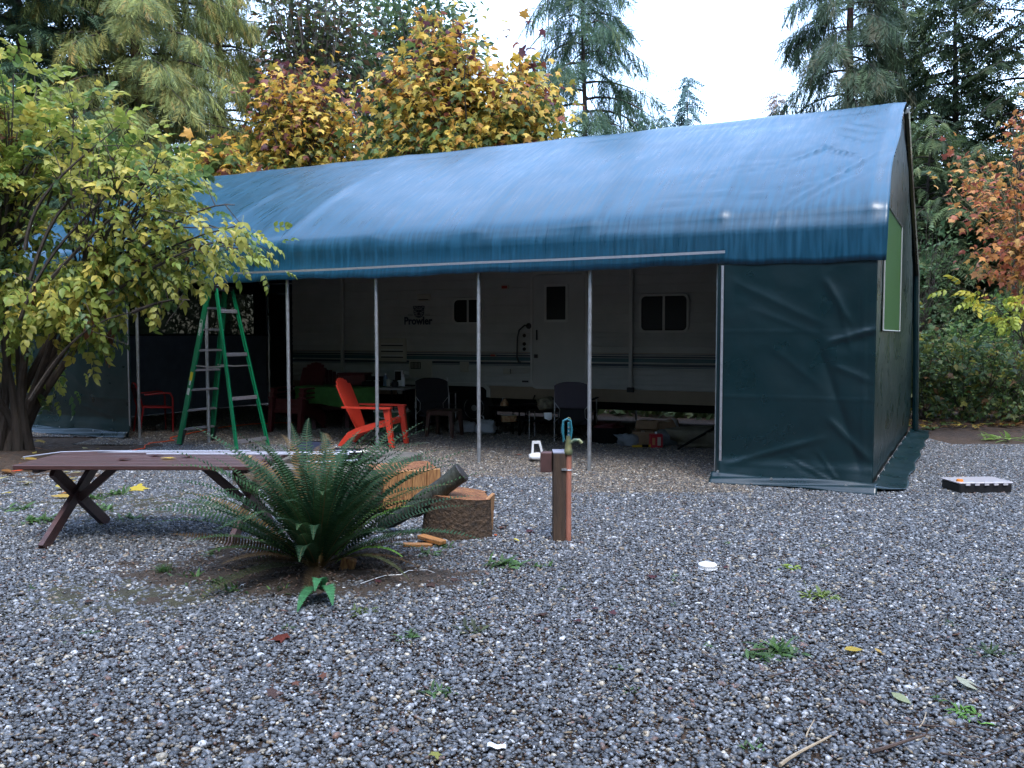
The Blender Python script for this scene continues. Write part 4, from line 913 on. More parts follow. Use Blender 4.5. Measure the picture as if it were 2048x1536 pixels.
# ------------------------------------------------------------ standpipe: timber post, copper pipe, tap
hy = empty('standpipe', (.385, 6.92, 0), R(3), 'timber post with copper water pipe and teal tap in the gravel', 'standpipe')
M_postw = mat('weathered_post', (.085, .05, .03), rough=.75, var=.5, vscale=6, stretch=(5, 5, .5), vcol=(.04, .026, .018), bump=.6, bscale=24)
MB().box((-.015, 0, .33), (.098, .098, .74), bev=.004).build('timber_post', M_postw, hy)
MB().prism([(-.05, -.05), (.05, -.05), (.05, .05), (-.05, .05)], 0, .01, M=Matrix.Rotation(R(8), 3, 'X'), c=(-.015, 0, .70)).build('post_top', mat('grey_end_grain', (.2, .2, .24), rough=.7), hy)
MB().tube([(.058, -.035, -.02), (.058, -.035, .70)], .022, 14).build('copper_pipe', mat('copper_pipe_paint', (.46, .18, .12), rough=.5, var=.3, vscale=8), hy, smooth=True)
MB().tube([(.06 + .024 * math.cos(u), -.035 + .024 * math.sin(u), .565) for u in np.linspace(0, 6.28, 13)[:-1]], .004, 5, closed=True).build('wire_tie', M_steel, hy); MB().box((.02, -.055, .57), (.04, .012, .015)).build('tie_clip', M_steel, hy)
MB().box((-.11, .03, .62), (.09, .10, .155), (0, 0, R(-12)), bev=.004).build('side_block', mat('dark_red_block', (.10, .045, .04), rough=.7, var=.5), hy)
M_brass = mat('old_brass', (.22, .20, .08), rough=.5, metal=.4, var=.5, vscale=14, vcol=(.08, .14, .1))
M_tealp = mat('teal_paint', (.02, .16, .21), rough=.5, var=.3)
MB().lathe([(.03, .685), (.034, .69), (.034, .72), (.028, .73), (.026, .77), (.02, .80), (.018, .83)], 14, c=(.055, -.035, 0)).build('tap_body', M_brass, hy, smooth=True)
MB().tube([(.06, -.035, .77), (.10, -.05, .80), (.135, -.06, .80), (.155, -.065, .775)], [.016, .015, .016, .018], 10).build('spout', M_brass, hy, smooth=True)
MB().tube([(.05 + a, -.035, .80 + b) for a, b in ((-.03, 0), (-.045, .08), (-.035, .15), (-.005, .165), (.02, .15), (.03, .08), (.02, .0))], .009, 8).build('tap_handle', M_tealp, hy, smooth=True)
MB().box((.055, -.037, .88), (.016, .012, .12), bev=.003).build('handle_link', M_tealp, hy); MB().box((.015, -.035, .86), (.012, .014, .15), bev=.003).build('handle_link', M_tealp, hy)
for z in (.84, .87, .90): MB().lathe([(0, 0), (.006, 0), (.006, .01), (0, .01)], 8, M=Matrix.Rotation(R(90), 3, 'X'), c=(.055, -.043, z)).build('bolt', M_steel, hy)
MB().tube([(.06, -.03, .80), (.082, -.03, .88), (.07, -.03, .97), (.05, -.03, .975)], .004, 6).build('tap_wire', M_brass, hy)
# white plastic tool lying under the eave
e = empty('white_tool', (.36, 11.25, 0), R(12), 'white plastic handled appliance lying on the gravel left of the standpipe', 'appliance')
lump('shell', (.02, 0, .02), (.34, .18, .10), M_white, 61, e, rough=.04); MB().prism([(-.12, .10), (-.105, .27), (.0, .27), (.04, .10), (.015, .10), (-.02, .235), (-.085, .235), (-.09, .10)], -.015, .015, M=Matrix(((1, 0, 0), (0, 0, -1), (0, 1, 0)))).build('handle', M_white, e)
MB().tube([(.05, -.06, .02), (.2, -.1, .01), (.3, -.05, .01)], .008, 6).build('cord', M_black, e); MB().box((.06, 0, .115), (.14, .08, .01), bev=.003).build('dark_panel', M_black, e)
# white puck lid, organiser box, paper scrap
e = empty('plastic_cap', (1.355, 6.05, 0), 0, 'round white plastic cap lying on the open gravel', 'cap'); MB().lathe([(.062, 0), (.064, .006), (.064, .034), (.058, .04), (0, .041)], 32).build('cap_shell', M_white, e, smooth=True); MB().lathe([(.0645, .003), (.067, .005), (.067, .010), (.0645, .012)], 32).build('cap_rim', M_white, e)
e = empty('organiser_case', (4.84, 9.15, 0), R(4), 'black parts organiser case with a clear lid on the gravel right of the shelter', 'case')
MB().box((0, 0, .05), (.56, .34, .095), bev=.012).build('case_body', M_black, e)
M_lid = mat('clear_lid', (.62, .60, .64), rough=.12, spec=.7, alpha=.8)
MB().box((0, 0, .108), (.575, .355, .02), bev=.008).build('clear_lid', M_lid, e)
for k in range(5): MB().box((-.22 + k * .11, .0, .1005), (.085, .28, .012), bev=.002).build('compartment', mat(('pink_parts', 'white_parts', 'orange_parts')[k % 3], ((.55, .38, .35), (.6, .6, .62), (.6, .3, .1))[k % 3], rough=.6, var=.6, vscale=40), e)
MB().lathe([(0, 0), (.035, 0), (.03, .02), (0, .022)], 14, c=(-.24, -.1, .118)).build('orange_knob', mat('orange_plastic', (.7, .22, .03), rough=.4), e)
for x in (-.2, -.1, 0, .1, .2): MB().box((x, -.182, .10), (.05, .012, .035), bev=.004).build('clasp', M_lid, e)
P = np.zeros((10, 6, 3))
for i in range(10):
    for j in range(6): P[i, j] = (-.06 + (i / 9 - .5) * .075, 3.37 + (j / 5 - .5) * .05 - .02 * i / 9, .024 + .004 * math.sin(i) + .003 * math.cos(j * 2))
tag(grid('paper_scrap', P, M_white, thick=.001), 'torn white paper scrap on the gravel near the bottom edge', 'paper')
# orange extension cord
M_cord = mat('orange_cord', (.75, .09, .02), rough=.5)
raw = [(-7.2, 10.0), (-6.5, 10.25), (-6.04, 10.36), (-5.85, 10.3), (-5.65, 10.64), (-5.4, 11.2), (-5.35, 11.8), (-5.21, 12.41), (-5.35, 13.0), (-5.15, 13.35), (-5.3, 13.73), (-5.2, 14.6), (-5.0, 15.3), (-4.6, 15.9), (-3.9, 16.1)]
pts = []
for i in range(len(raw) - 1):
    for k in range(6):
        t = k / 6; p0, p1, p2, p3 = [np.array(raw[max(0, min(len(raw) - 1, i + q))]) for q in (-1, 0, 1, 2)]
        q = .5 * (2 * p1 + (p2 - p0) * t + (2 * p0 - 5 * p1 + 4 * p2 - p3) * t * t + (3 * p1 - p0 - 3 * p2 + p3) * t ** 3); pts.append((q[0] + .025 * math.sin(i * 3 + k), q[1], .024))
tag(MB().tube(pts, .009, 6).build('extension_cord', M_cord, smooth=True), 'bright orange extension cord running past the ladder into the shelter', 'cord')
# white string by the fern
tag(MB().tube([(-.98, 5.62, .02), (-.9, 5.7, .03), (-.84, 5.78, .03), (-.74, 5.80, .03), (-.70, 5.9, .03), (-.58, 5.93, .028), (-.52, 5.85, .03)], .0028, 5).build('string', M_white, smooth=True), 'white string lying on the soil at the right foot of the fern', 'string')
# ------------------------------------------------------------ plants
def at(px, py, Y):
    """world point at distance Y ahead of the camera position for a direction read off the photograph"""
    dx, dy = (px - 1024) / 1769, (768 - py) / 1769; p = math.atan(98 / 1769); c, s = math.cos(p), math.sin(p)
    ry = c + dy * s; return np.array((dx / ry * Y, Y, 1.62 + (dy * c - s) / ry * Y))
def norm(a): return a / np.maximum(1e-9, np.linalg.norm(a, axis=-1, keepdims=True))
def frames(f, up):
    f = norm(f); s = norm(np.cross(up, f)); n = np.cross(f, s); return np.stack([f, s, n], -1)    # columns: along, side, normal
def scatter(tv, tf, pos, M, size, col):
    n = len(pos); size = np.broadcast_to(size, (n,))
    V = np.einsum('nij,kj->nki', M, tv) * size[:, None, None] + pos[:, None]
    F = tf[None] + (np.arange(n) * len(tv))[:, None, None]
    return V.reshape(-1, 3), F.reshape(-1, tf.shape[1]), np.repeat(col, len(tv), 0)
def merge(parts):
    V, F, T_, o = [], [], [], 0
    for v, f, c in parts: V.append(v); F.append(f + o); T_.append(c); o += len(v)
    return np.concatenate(V), np.concatenate(F), np.concatenate(T_)
def leaf_piece(L, wd, fold=.12, droop=.25, n=3):
    """single pointed blade of length L: rows of left, middle, right"""
    V = [(0, 0, 0)]; F = []
    for i in range(1, n):
        t = i / n; w = wd * math.sin(math.pi * t ** .8) ; V += [(L * t, w, fold * w * 2 - droop * L * t * t), (L * t, 0, -droop * L * t * t), (L * t, -w, fold * w * 2 - droop * L * t * t)]
    V.append((L, 0, -droop * L)); e = len(V) - 1
    F += [(0, 2, 1), (0, 3, 2)]
    for i in range(n - 2):
        a = 1 + 3 * i; b = a + 3; F += [(a, a + 1, b + 1), (a, b + 1, b), (a + 1, a + 2, b + 2), (a + 1, b + 2, b + 1)]
    a = 1 + 3 * (n - 2); F += [(a, a + 1, e), (a + 1, a + 2, e)]
    return np.array(V, float), np.array(F)
def place(V, rz, p, ry=0, rx=0):
    M = np.array(Matrix.Rotation(rz, 3, 'Z') @ Matrix.Rotation(ry, 3, 'Y') @ Matrix.Rotation(rx, 3, 'X')); return V @ M.T + np.array(p)
def comp(parts):
    V, F, o = [], [], 0
    for v, f in parts: V.append(v); F.append(f + o); o += len(v)
    return np.concatenate(V), np.concatenate(F)
def compound_leaf(pairs=3, droop=.22, lw=.115):
    P = []; 
    for k in range(pairs):
        t = .30 + .55 * k / max(1, pairs - 1); z = -droop * t * t
        for s in (-1, 1):
            v, f = leaf_piece(.42 - .04 * k, lw, droop=.3, n=3); P.append((place(v, s * R(58 - 8 * k), (t, 0, z), ry=R(18), rx=s * R(-14)), f))
    v, f = leaf_piece(.46, lw * 1.1, droop=.3, n=3); P.append((place(v, 0, (.95, 0, -droop * .9), ry=R(30)), f))
    P.append((np.array([(0, .006, 0), (0, -.006, 0), (.5, .005, -droop * .25), (.5, -.005, -droop * .25), (.97, 0, -droop * .93)]), np.array([(0, 1, 3), (0, 3, 2), (2, 3, 4)])))
    return comp(P)
def maple_leaf():
    out = []
    for a, r in ((-150, .30), (-118, .62), (-100, .40), (-72, .90), (-60, .55), (-38, .60), (-22, .52), (-14, .78), (0, 1.05), (14, .78), (22, .52), (38, .60), (60, .55), (72, .90), (100, .40), (118, .62), (150, .30)):
        r *= .62; x, y = r * math.cos(R(a)), r * math.sin(R(a)); out.append((x + .25, y, -.45 * (x * x + y * y) - .08 * abs(y)))
    V = [(.15, 0, 0.02)] + out; n = len(out); F = [(0, i + 1, i + 2) for i in range(n - 1)] + [(0, n, 1)]
    V += [(-.35, .006, .05), (-.35, -.006, .05)]; F += [(0, n + 1, n + 2)]
    return np.array(V, float), np.array(F)
def small_leaf(): return leaf_piece(1, .33, droop=.25, n=2) if False else (np.array([(0, 0, 0), (.45, .3, .05), (.5, 0, -.04), (.45, -.3, .05), (1, 0, -.2)], float), np.array([(0, 2, 1), (0, 3, 2), (1, 2, 4), (2, 3, 4)]))
def spray(n=7, ln=.34, hang=.4):
    V = []; F = []
    for k in range(n):
        t = k / n; L = ln * (1 - .75 * t); z = -hang * t * t * .6
        for s in (-1, 1):
            o = len(V); V += [(t, 0, z), (t + .10, 0, z - .02), (t + L * .75, s * L * .8, z - L * hang * .9)]; F.append((o, o + 1, o + 2) if s > 0 else (o + 1, o, o + 2))
    o = len(V); V += [(.85, .05, -hang * .45), (.85, -.05, -hang * .45), (1.15, 0, -hang * .75)]; F.append((o, o + 1, o + 2))
    return np.array(V, float), np.array(F)
def cedar_spray():
    V = []; F = []; r = random.Random(3)
    for k in range(9):
        t = k / 9; L = .55 - .2 * t
        for s in (-1, 1):
            o = len(V); a = R(r.uniform(18, 42)); V += [(t, s * .01, -.05 * t), (t + .13, s * .05, -.05 * t), (t + L * math.cos(a), s * L * math.sin(a), -.12 * L - .05 * t)]; F.append((o, o + 1, o + 2) if s > 0 else (o + 1, o, o + 2))
    return np.array(V, float), np.array(F)
TL_ = [compound_leaf(3), compound_leaf(2, .3), compound_leaf(3, .45, .12)]; TM = maple_leaf(); TS = small_leaf(); TSP = spray(); TCS = cedar_spray()
def pick(cols, wts, n, jit=.2):
    c = np.array(cols)[rng.choice(len(cols), n, p=np.array(wts) / sum(wts))]; return c * rng.uniform(1 - jit, 1 + jit, (n, 1))
def tubes(paths, m, name, parent, sides=5):
    mb = MB()
    for p, r in paths: mb.tube(p, r, sides, cap=False)
    return mb.build(name, m, parent, smooth=True)
def in_poly(P, poly):
    x, y = P[:, 0], P[:, 1]; c = np.zeros(len(P), bool); j = len(poly) - 1
    for i in range(len(poly)):
        xi, yi = poly[i]; xj, yj = poly[j]
        m = ((yi > y) != (yj > y)) & (x < (xj - xi) * (y - yi) / (yj - yi + 1e-12) + xi); c ^= m; j = i
    return c
def broadleaf(name, base, poly_px, Y, dY, ncl, per, crad, tmpl, size, colf, label, cat, mats=M_leaf, stems=5, nparts=0, hang=.6, bark=M_bark, tr=.09, partname='leaf', gap=.0, wig=.25, grp=None):
    root = empty(name, tuple(base), 0, label, cat, grp); B = np.array(base, float)
    poly = np.array([at(x, y, Y)[[0, 2]] for x, y in poly_px]); lo, hi = poly.min(0), poly.max(0)
    C_ = np.zeros((0, 3))
    while len(C_) < ncl:
        q = rng.uniform(lo, hi, (400, 2)); q = q[in_poly(q, poly)]; d = rng.normal(0, .5, len(q)).clip(-1, 1) * dY
        q3 = np.stack([q[:, 0] * (Y + d) / Y, Y + d, 1.62 + (q[:, 1] - 1.62) * (Y + d) / Y], -1)
        if gap > 0:
            k = np.array([fbm(p[0] * 1.1, p[1] * 1.1, p[2] * 1.1, 3) for p in q3]); q3 = q3[k > -.9 + gap]
        C_ = np.concatenate([C_, q3])
    C_ = C_[:ncl]
    ctr = C_.mean(0); paths = []
    tops = [B + (ctr - B) * np.array([1, 1, 1]) * rng.uniform(.45, .75) + rng.normal(0, .35, 3) * np.array([1.2, 1, .5]) * (hi[0] - lo[0]) / 4 for _ in range(stems)]
    trunks = []
    for tp in tops:
        p = bez(B + rng.normal(0, tr * 1.2, 3) * [1, 1, 0], B + [0, 0, (tp[2] - B[2]) * .35] + rng.normal(0, .08, 3), tp - [0, 0, (tp[2] - B[2]) * .3], tp, 9); trunks.append(p); paths.append((p, list(np.linspace(tr, tr * .35, 9))))
    tk = tubes(paths, bark, 'trunk', root, 8); tk.data.transform(Matrix.Translation(-B))
    paths = []; allp = np.concatenate([t[3:] for t in trunks]); ends = []
    for c in C_:
        d = np.linalg.norm(allp - c, axis=1) + np.maximum(0, allp[:, 2] - c[2]) * 1.2; j = allp[np.argmin(d)]; L = np.linalg.norm(c - j)
        p = bez(j, j + (c - j) * .3 + [0, 0, .12 * L] + rng.normal(0, wig * .3 * L, 3), j + (c - j) * .7 + [0, 0, .14 * L] + rng.normal(0, wig * .3 * L, 3), c, 7); r0 = min(tr * .35, .006 + .007 * L); paths.append((p, list(np.linspace(r0, .0035, 7)))); ends.append(p)
    tw = tubes(paths, bark, 'branches', root, 4); tw.data.transform(Matrix.Translation(-B)); tw['kind'] = 'stuff'
    # leaves round the outer half of every twig
    pos = []; out = []
    for p, c in zip(ends, C_):
        t = rng.uniform(.45, 1.05, per); i = np.clip(t * 6, 0, 5.99); k = i.astype(int); f = (i - k)[:, None]; q = p[k] * (1 - f) + p[np.minimum(k + 1, 6)] * f
        off = rng.normal(0, crad, (per, 3)); pos.append(q + off * [1, 1, .7]); out.append(norm(off * .8 + (c - ctr) * .25 + norm(p[-1] - p[-3]) * .3))
    pos = np.concatenate(pos); out = np.concatenate(out); n = len(pos)
    f = norm(out + rng.normal(0, .45, (n, 3)) + [0, 0, -hang]); up = norm(rng.normal(0, .45, (n, 3)) + [0, 0, 1.0]); M = frames(f, up); sz = size * rng.uniform(.65, 1.25, n)
    cl = colf(pos, n)
    order = np.argsort(pos[:, 1]); pr = order[:nparts]; rest = order[nparts:]
    tl = tmpl if isinstance(tmpl, list) else [tmpl]; parts = []
    wh = rng.integers(len(tl), size=len(rest))
    for k, (tv, tf) in enumerate(tl):
        r = rest[wh == k]
        if len(r): parts.append(scatter(tv, tf, pos[r] - B, M[r], sz[r], cl[r]))
    V, F, c = merge(parts); fo = npmesh('foliage', V, F, mats, root, tint=c); fo['kind'] = 'stuff'
    if nparts:
        # colour variants shared between alike leaves
        K = 10; idx = pr[rng.integers(len(pr), size=K)]; pal = cl[idx]; meshes = []
        for k in range(K):
            tv, tf = tl[k % len(tl)]; o = npmesh(partname, tv, tf, mats, None, tint=np.repeat(pal[k][None], len(tv), 0)); meshes.append(o.data); bpy.data.objects.remove(o)
        for i in pr:
            k = int(np.argmin(np.abs(pal - cl[i]).sum(1) + rng.uniform(0, .06, K))); o = bpy.data.objects.new(partname, meshes[k]); C.objects.link(o); o.parent = root
            m4 = Matrix.Identity(4); 
            for a in range(3):
                for b in range(3): m4[a][b] = M[i][a][b] * sz[i]
                m4[a][3] = pos[i][a] - B[a]
            o.matrix_local = m4
    return root
# the big shrub on the left
def shrub_cols(pos, n):
    c = pick([(.20, .27, .05), (.13, .21, .05), (.28, .33, .06), (.42, .41, .09), (.60, .50, .10), (.08, .14, .055), (.12, .05, .02)], [20, 12, 26, 24, 16, 8, 2], n, .2); return c
LSH = [(0, 125), (60, 100), (120, 108), (160, 160), (235, 190), (300, 240), (350, 300), (395, 372), (400, 400), (460, 430), (500, 460), (545, 500), (520, 540), (450, 555), (400, 565), (330, 560), (300, 575), (230, 610), (200, 640), (215, 700), (180, 690), (150, 660), (130, 700), (145, 760), (215, 800), (170, 840), (120, 800), (105, 720), (60, 700), (65, 780), (30, 770), (20, 680), (0, 700), (-160, 650), (-200, 200)]
sh = broadleaf('large_shrub', (-6.95, 12.3, 0), LSH, 11.6, 1.3, 230, 11, .17, TL_, .27, shrub_cols, 'large many-stemmed shrub with lime and yellow leaves left of the ladder', 'shrub', stems=14, nparts=300, tr=.075, wig=.5, gap=.95, hang=.3)
low = [(20, 560), (210, 560), (215, 690), (200, 800), (110, 840), (20, 790)]
# long reaching branches with few leaves, as seen against the blue roof
def rootb(pts): return bez(*pts, 12)
ex = []
for a, b, c_, d in (((60, 800), (120, 700), (170, 640), (265, 625)), ((265, 625), (300, 610), (340, 595), (380, 600)), ((40, 640), (90, 480), (200, 420), (250, 350)), ((100, 560), (180, 470), (280, 380), (330, 350)), ((250, 520), (320, 470), (400, 400), (470, 410)), ((200, 600), (300, 540), (400, 470), (480, 485)), ((60, 560), (120, 350), (200, 340), (360, 360)), ((50, 500), (60, 380), (150, 330), (240, 250))):
    p = rootb([at(q[0], q[1], 10.9) for q in (a, b, c_, d)]); ex.append((p - np.array([-6.95, 12.3, 0]), list(np.linspace(.026, .006, 12))))
    for k in range(5):
        i = rng.integers(5, 11); q = p[i] + rng.normal(0, .3, 3); ex.append((bez(p[i], p[i] + (q - p[i]) * .3, p[i] + (q - p[i]) * .7, q, 5) - np.array([-6.95, 12.3, 0]), list(np.linspace(.007, .0025, 5))))
tubes(ex, M_bark, 'long_branches', sh, 5)['kind'] = 'stuff'
ML = []
def maple_cols(y0):
    def f(pos, n):
        t = np.clip((pos[:, 2] - y0[0]) / (y0[1] - y0[0]) + rng.normal(0, .22, n), 0, 1)
        lo = pick([(.12, .18, .045), (.34, .30, .06), (.58, .42, .08), (.07, .11, .035)], [10, 6, 5, 5], n); mid = pick([(.74, .50, .09), (.66, .34, .07), (.40, .34, .07), (.24, .08, .05), (.13, .16, .04)], [10, 5, 5, 3, 4], n); hi = pick([(.12, .045, .055), (.22, .08, .06), (.50, .28, .08), (.10, .04, .055)], [9, 5, 4, 4], n)
        w = t[:, None]; r = rng.random(n)[:, None]
        return np.where(r < 1 - w * 1.7, lo, np.where(r < 1.75 - w * 1.25, mid, hi))
    return f
broadleaf('maple_tree', (-1.3, 21.5, 0), [(738, 345), (736, 250), (745, 150), (800, 110), (830, 50), (875, 5), (925, 20), (945, 90), (1000, 120), (1060, 130), (1110, 150), (1135, 200), (1135, 275), (1100, 300), (900, 340)], 21.0, 1.5, 260, 26, .28, TM, .23, maple_cols((5.2, 9.2)), 'big maple with yellow and dark purple leaves rising over the middle of the roof', 'tree', stems=6, nparts=300, tr=.09, hang=.9, bark=M_bark, gap=.8)
broadleaf('maple_tree', (-5.0, 24.0, 0), [(500, 360), (505, 230), (500, 160), (560, 130), (640, 130), (700, 190), (735, 235), (735, 330), (640, 345)], 23.0, 1.4, 150, 22, .30, TM, .23, maple_cols((5, 8.8)), 'yellow and orange maple above the left part of the roof', 'tree', stems=5, nparts=150, tr=.07, hang=.9, gap=.8)
broadleaf('maple_tree', (-7.6, 21.5, 0), [(385, 365), (395, 280), (430, 262), (470, 300), (520, 330), (540, 350), (450, 365)], 20.5, .9, 46, 11, .2, TM, .32, maple_cols((4.2, 8.0)), 'low yellow maple sapling just over the left end of the roof', 'tree', stems=3, nparts=80, tr=.04, hang=.9)
broadleaf('maple_sapling', (.1, 21.0, 0), [(1030, 140), (1040, 20), (1025, -10), (1060, -10), (1068, 30), (1055, 140)], 21.5, .4, 9, 7, .16, TM, .34, maple_cols((3, 7)), 'thin purple-leaved maple shoot standing up against the white sky', 'tree', stems=1, nparts=0, tr=.03, hang=.9)
broadleaf('birch_tree', (-5.6, 27.0, 0), [(530, 300), (520, 120), (540, -60), (700, -60), (760, 40), (740, 120), (720, 260)], 27.0, 1.6, 230, 22, .45, TS, .24, lambda p, n: pick([(.09, .12, .05), (.07, .08, .06), (.16, .09, .05), (.12, .16, .06)], [5, 4, 2, 3], n), 'thin sparse-leaved birch with pale trunk against the sky', 'tree', stems=2, tr=.12, bark=M_bark_pale, gap=.5)
broadleaf('alder_tree', (-3.0, 31.0, 0), [(690, 330), (700, 100), (730, 20), (800, -40), (900, -30), (930, 60), (920, 200), (900, 330)], 31.0, 2.2, 300, 40, .55, TS, .26, lambda p, n: pick([(.08, .13, .06), (.10, .15, .055), (.05, .09, .05), (.15, .17, .06)], [5, 4, 4, 2], n), 'grey-green dense-leaved alder behind the big maple', 'tree', stems=4, tr=.14, gap=.2)
def orange_cols(pos, n): return pick([(.60, .27, .08), (.50, .16, .08), (.62, .36, .10), (.30, .09, .06), (.35, .30, .08)], [7, 6, 4, 3, 1], n)
broadleaf('vine_maple', (8.9, 14.6, 0), [(1885, 290), (1920, 250), (1960, 280), (2010, 290), (2060, 260), (2120, 260), (2140, 560), (2060, 640), (1990, 600), (1960, 560), (1895, 450), (1925, 420), (1895, 360)], 14.0, .9, 95, 13, .15, TM, .125, orange_cols, 'orange-red vine maple with pale thin stems at the right edge', 'tree', stems=7, nparts=300, tr=.022, hang=.5, bark=mat('yellow_bark', (.22, .17, .08), rough=.7), gap=.6)
broadleaf('vine_maple', (9.6, 16.8, 0), [(2020, 240), (2030, 190), (2100, 150), (2140, 260)], 16.5, .6, 24, 12, .14, TM, .14, orange_cols, 'small red-orange vine maple higher up at the right edge', 'tree', stems=3, tr=.03, hang=.5)

def conifer(name, x, y, h, r, zlow, nbr, style, cols, wts, label, seed, per=34, droop=.45, size=.5, lean=0, grp=None, trunk=.16, pw=.85, bk=M_bark):
    root = empty(name, (x, y, 0), 0, label, 'tree', grp)
    zz = np.linspace(0, h, 12); tp = np.stack([lean * zz / h + .05 * np.sin(zz), 0 * zz, zz], -1); tubes([(tp, list(np.linspace(trunk, .02, 12)))], bk, 'trunk', root, 10)
    pos, dr, up, twg = [], [], [], []
    for b in range(nbr):
        z = zlow + (h - zlow) * (b + rng.random()) / nbr; L = r * (1 - (z - zlow * .6) / (h - zlow * .6)) ** pw * rng.uniform(.65, 1.15) + .15
        az = b * 2.399 + rng.normal(0, .4); d = np.array([math.cos(az), math.sin(az), 0]); s = np.linspace(0, 1, 8)[:, None]; o = np.array([lean * z / h, 0, z])
        P = o + d * L * s + np.array([0, 0, 1]) * (L * (.22 * s - droop * s * s * rng.uniform(.7, 1.4))); twg.append((P, list(np.linspace(.012 + .012 * L, .004, 8))))
        n = max(6, int(per * L / r)); t = rng.uniform(.12, 1, n) ** .8; i = np.clip(t * 7, 0, 6.99); k = i.astype(int); f = (i - k)[:, None]; q = P[k] * (1 - f) + P[k + 1] * f
        side = np.cross([0, 0, 1], d); sg = rng.choice([-1, 1], n)[:, None]; w = .34 * L * (1 - t * .7)[:, None] * rng.random((n, 1))
        if style == 'cedar':
            q = q + side * sg * w * .8 + rng.normal(0, .05, (n, 3)); ff = d * .35 + side * sg * .35 + np.array([0, 0, -1.0]) + rng.normal(0, .22, (n, 3)); uu = d + rng.normal(0, .5, (n, 3))
        else:
            q = q + side * sg * w + np.array([0, 0, -1]) * w * .35 + rng.normal(0, .04, (n, 3)); ff = d * .8 + side * sg * rng.uniform(.3, 1.0, (n, 1)) + np.array([0, 0, -.35]) * rng.uniform(.2, 2.2, (n, 1)) + rng.normal(0, .15, (n, 3)); uu = np.array([0, 0, 1.]) + rng.normal(0, .35, (n, 3))
        pos.append(q); dr.append(ff); up.append(uu)
    pos, dr, up = map(np.concatenate, (pos, dr, up)); n = len(pos); tv, tf = TCS if style == 'cedar' else TSP
    V, F, c = scatter(tv, tf, pos, frames(dr, up), size * rng.uniform(.6, 1.25, n), pick(cols, wts, n, .25))
    o = tubes(twg, M_bark, 'branches', root, 4); o['kind'] = 'stuff'; npmesh('crown', V, F, M_needle, root, tint=c)['kind'] = 'stuff'
    return root
DK = [(.08, .12, .048), (.11, .155, .06), (.055, .085, .042), (.14, .17, .065)]; DW = [4, 4, 3, 2]
OL = [(.26, .28, .08), (.19, .23, .075), (.32, .28, .075), (.10, .14, .06), (.42, .27, .08)]; OW = [6, 6, 3, 4, 1]
def X(px, Y): return (px - 1024) / 1769 * Y
conifer('cedar_tree', X(285, 24), 24, 17, 4.0, 3.2, 150, 'cedar', OL, OW, 'broad olive-green cedar with hanging sprays and reddish trunk behind the shrub', 1, per=160, size=.48, droop=.4, trunk=.28, pw=.5, bk=mat('red_bark', (.14, .06, .05), rough=.85, var=.5, vscale=8, bump=.5))
conifer('cedar_tree', X(450, 28), 28, 17, 3.6, 3.5, 120, 'cedar', OL, OW, 'yellowish cedar just left of the birch', 2, per=105, size=.52, droop=.4, trunk=.2, pw=.5)
conifer('fir_tree', X(60, 23), 23, 17, 3.6, 2.5, 130, 'fir', [(.05, .09, .045), (.035, .07, .04), (.08, .12, .05)], [4, 4, 2], 'dark green fir at the left edge behind the shrub', 3, per=95, size=.62, pw=.5)
conifer('fir_tree', X(-130, 26), 26, 17, 4, 2, 90, 'fir', DK, DW, 'dark fir at the far left edge of the picture', 4, per=90, size=.6, pw=.5)
conifer('fir_tree', X(180, 33), 33, 20, 4.5, 2, 100, 'fir', [(.06, .10, .05), (.045, .08, .045)], [1, 1], 'green fir seen between the left fir and the olive cedar', 5, per=80, size=.85, pw=.55)
conifer('hemlock_tree', X(1165, 27), 27, 15.5, 3.2, 3.6, 74, 'cedar', [(.05, .10, .06), (.07, .125, .065), (.11, .145, .055)], [5, 4, 1], 'drooping hemlock standing alone against the white sky right of the maple', 6, per=95, size=.62, droop=.62, trunk=.13, pw=.55)
conifer('young_conifer', X(1215, 30), 30, 8.2, 1.9, 2, 60, 'fir', DK, DW, 'short dark conifer at the right foot of the drooping hemlock', 7, per=30, size=.45)
for px, py, Y, lb in ((1370, 152, 60, 'small pointed conifer far off above the middle right of the roof'), (1325, 228, 75, 'tiny far conifer just left of the small pointed one'), (1545, 180, 80, 'faint far conifer with pinkish top left of the right cedars'), (1280, 225, 75, 'tiny faint conifer right of the drooping hemlock')):
    h = at(px, py, Y)[2]; conifer('distant_conifer', X(px, Y), Y, h, h * .155, 2, 120, 'fir', [(.10, .17, .16), (.13, .19, .18)] if px != 1545 else [(.22, .15, .13), (.26, .2, .17)], [1, 1], lb, 8, per=40, size=1.1, droop=.35, pw=.95)  # bluish far crowns: haze put into their needle colour
conifer('cedar_tree', X(1688, 28), 28, 19, 2.7, 4.2, 92, 'cedar', [(.065, .10, .06), (.085, .13, .065), (.13, .13, .075)], [5, 4, 2], 'tall cedar with a bare reddish lower trunk right of the open sky', 9, per=95, size=.68, droop=.55, trunk=.22, pw=.45, bk=mat('red_bark', (.14, .06, .05)))
conifer('hemlock_tree', X(1790, 31), 31, 18, 3.0, 3, 120, 'fir', DK, DW, 'dense dark hemlock between the two tall trees at the right', 10, per=60, size=.6, droop=.5, pw=.55)
conifer('spruce_tree', X(1895, 27), 27, 12.9, 3.2, 2.0, 130, 'fir', [(.05, .08, .032), (.065, .10, .038), (.035, .06, .03)], [4, 3, 3], 'wide layered conifer right of the gable peak', 11, per=60, size=.6, droop=.42, pw=.7, trunk=.2)
conifer('hemlock_tree', X(2040, 25), 25, 16, 3.2, 1.5, 130, 'fir', [(.06, .085, .035), (.045, .07, .032), (.10, .10, .045)], [4, 4, 1], 'green conifer cut off by the right edge of the picture', 12, per=56, size=.58, droop=.45, pw=.6)
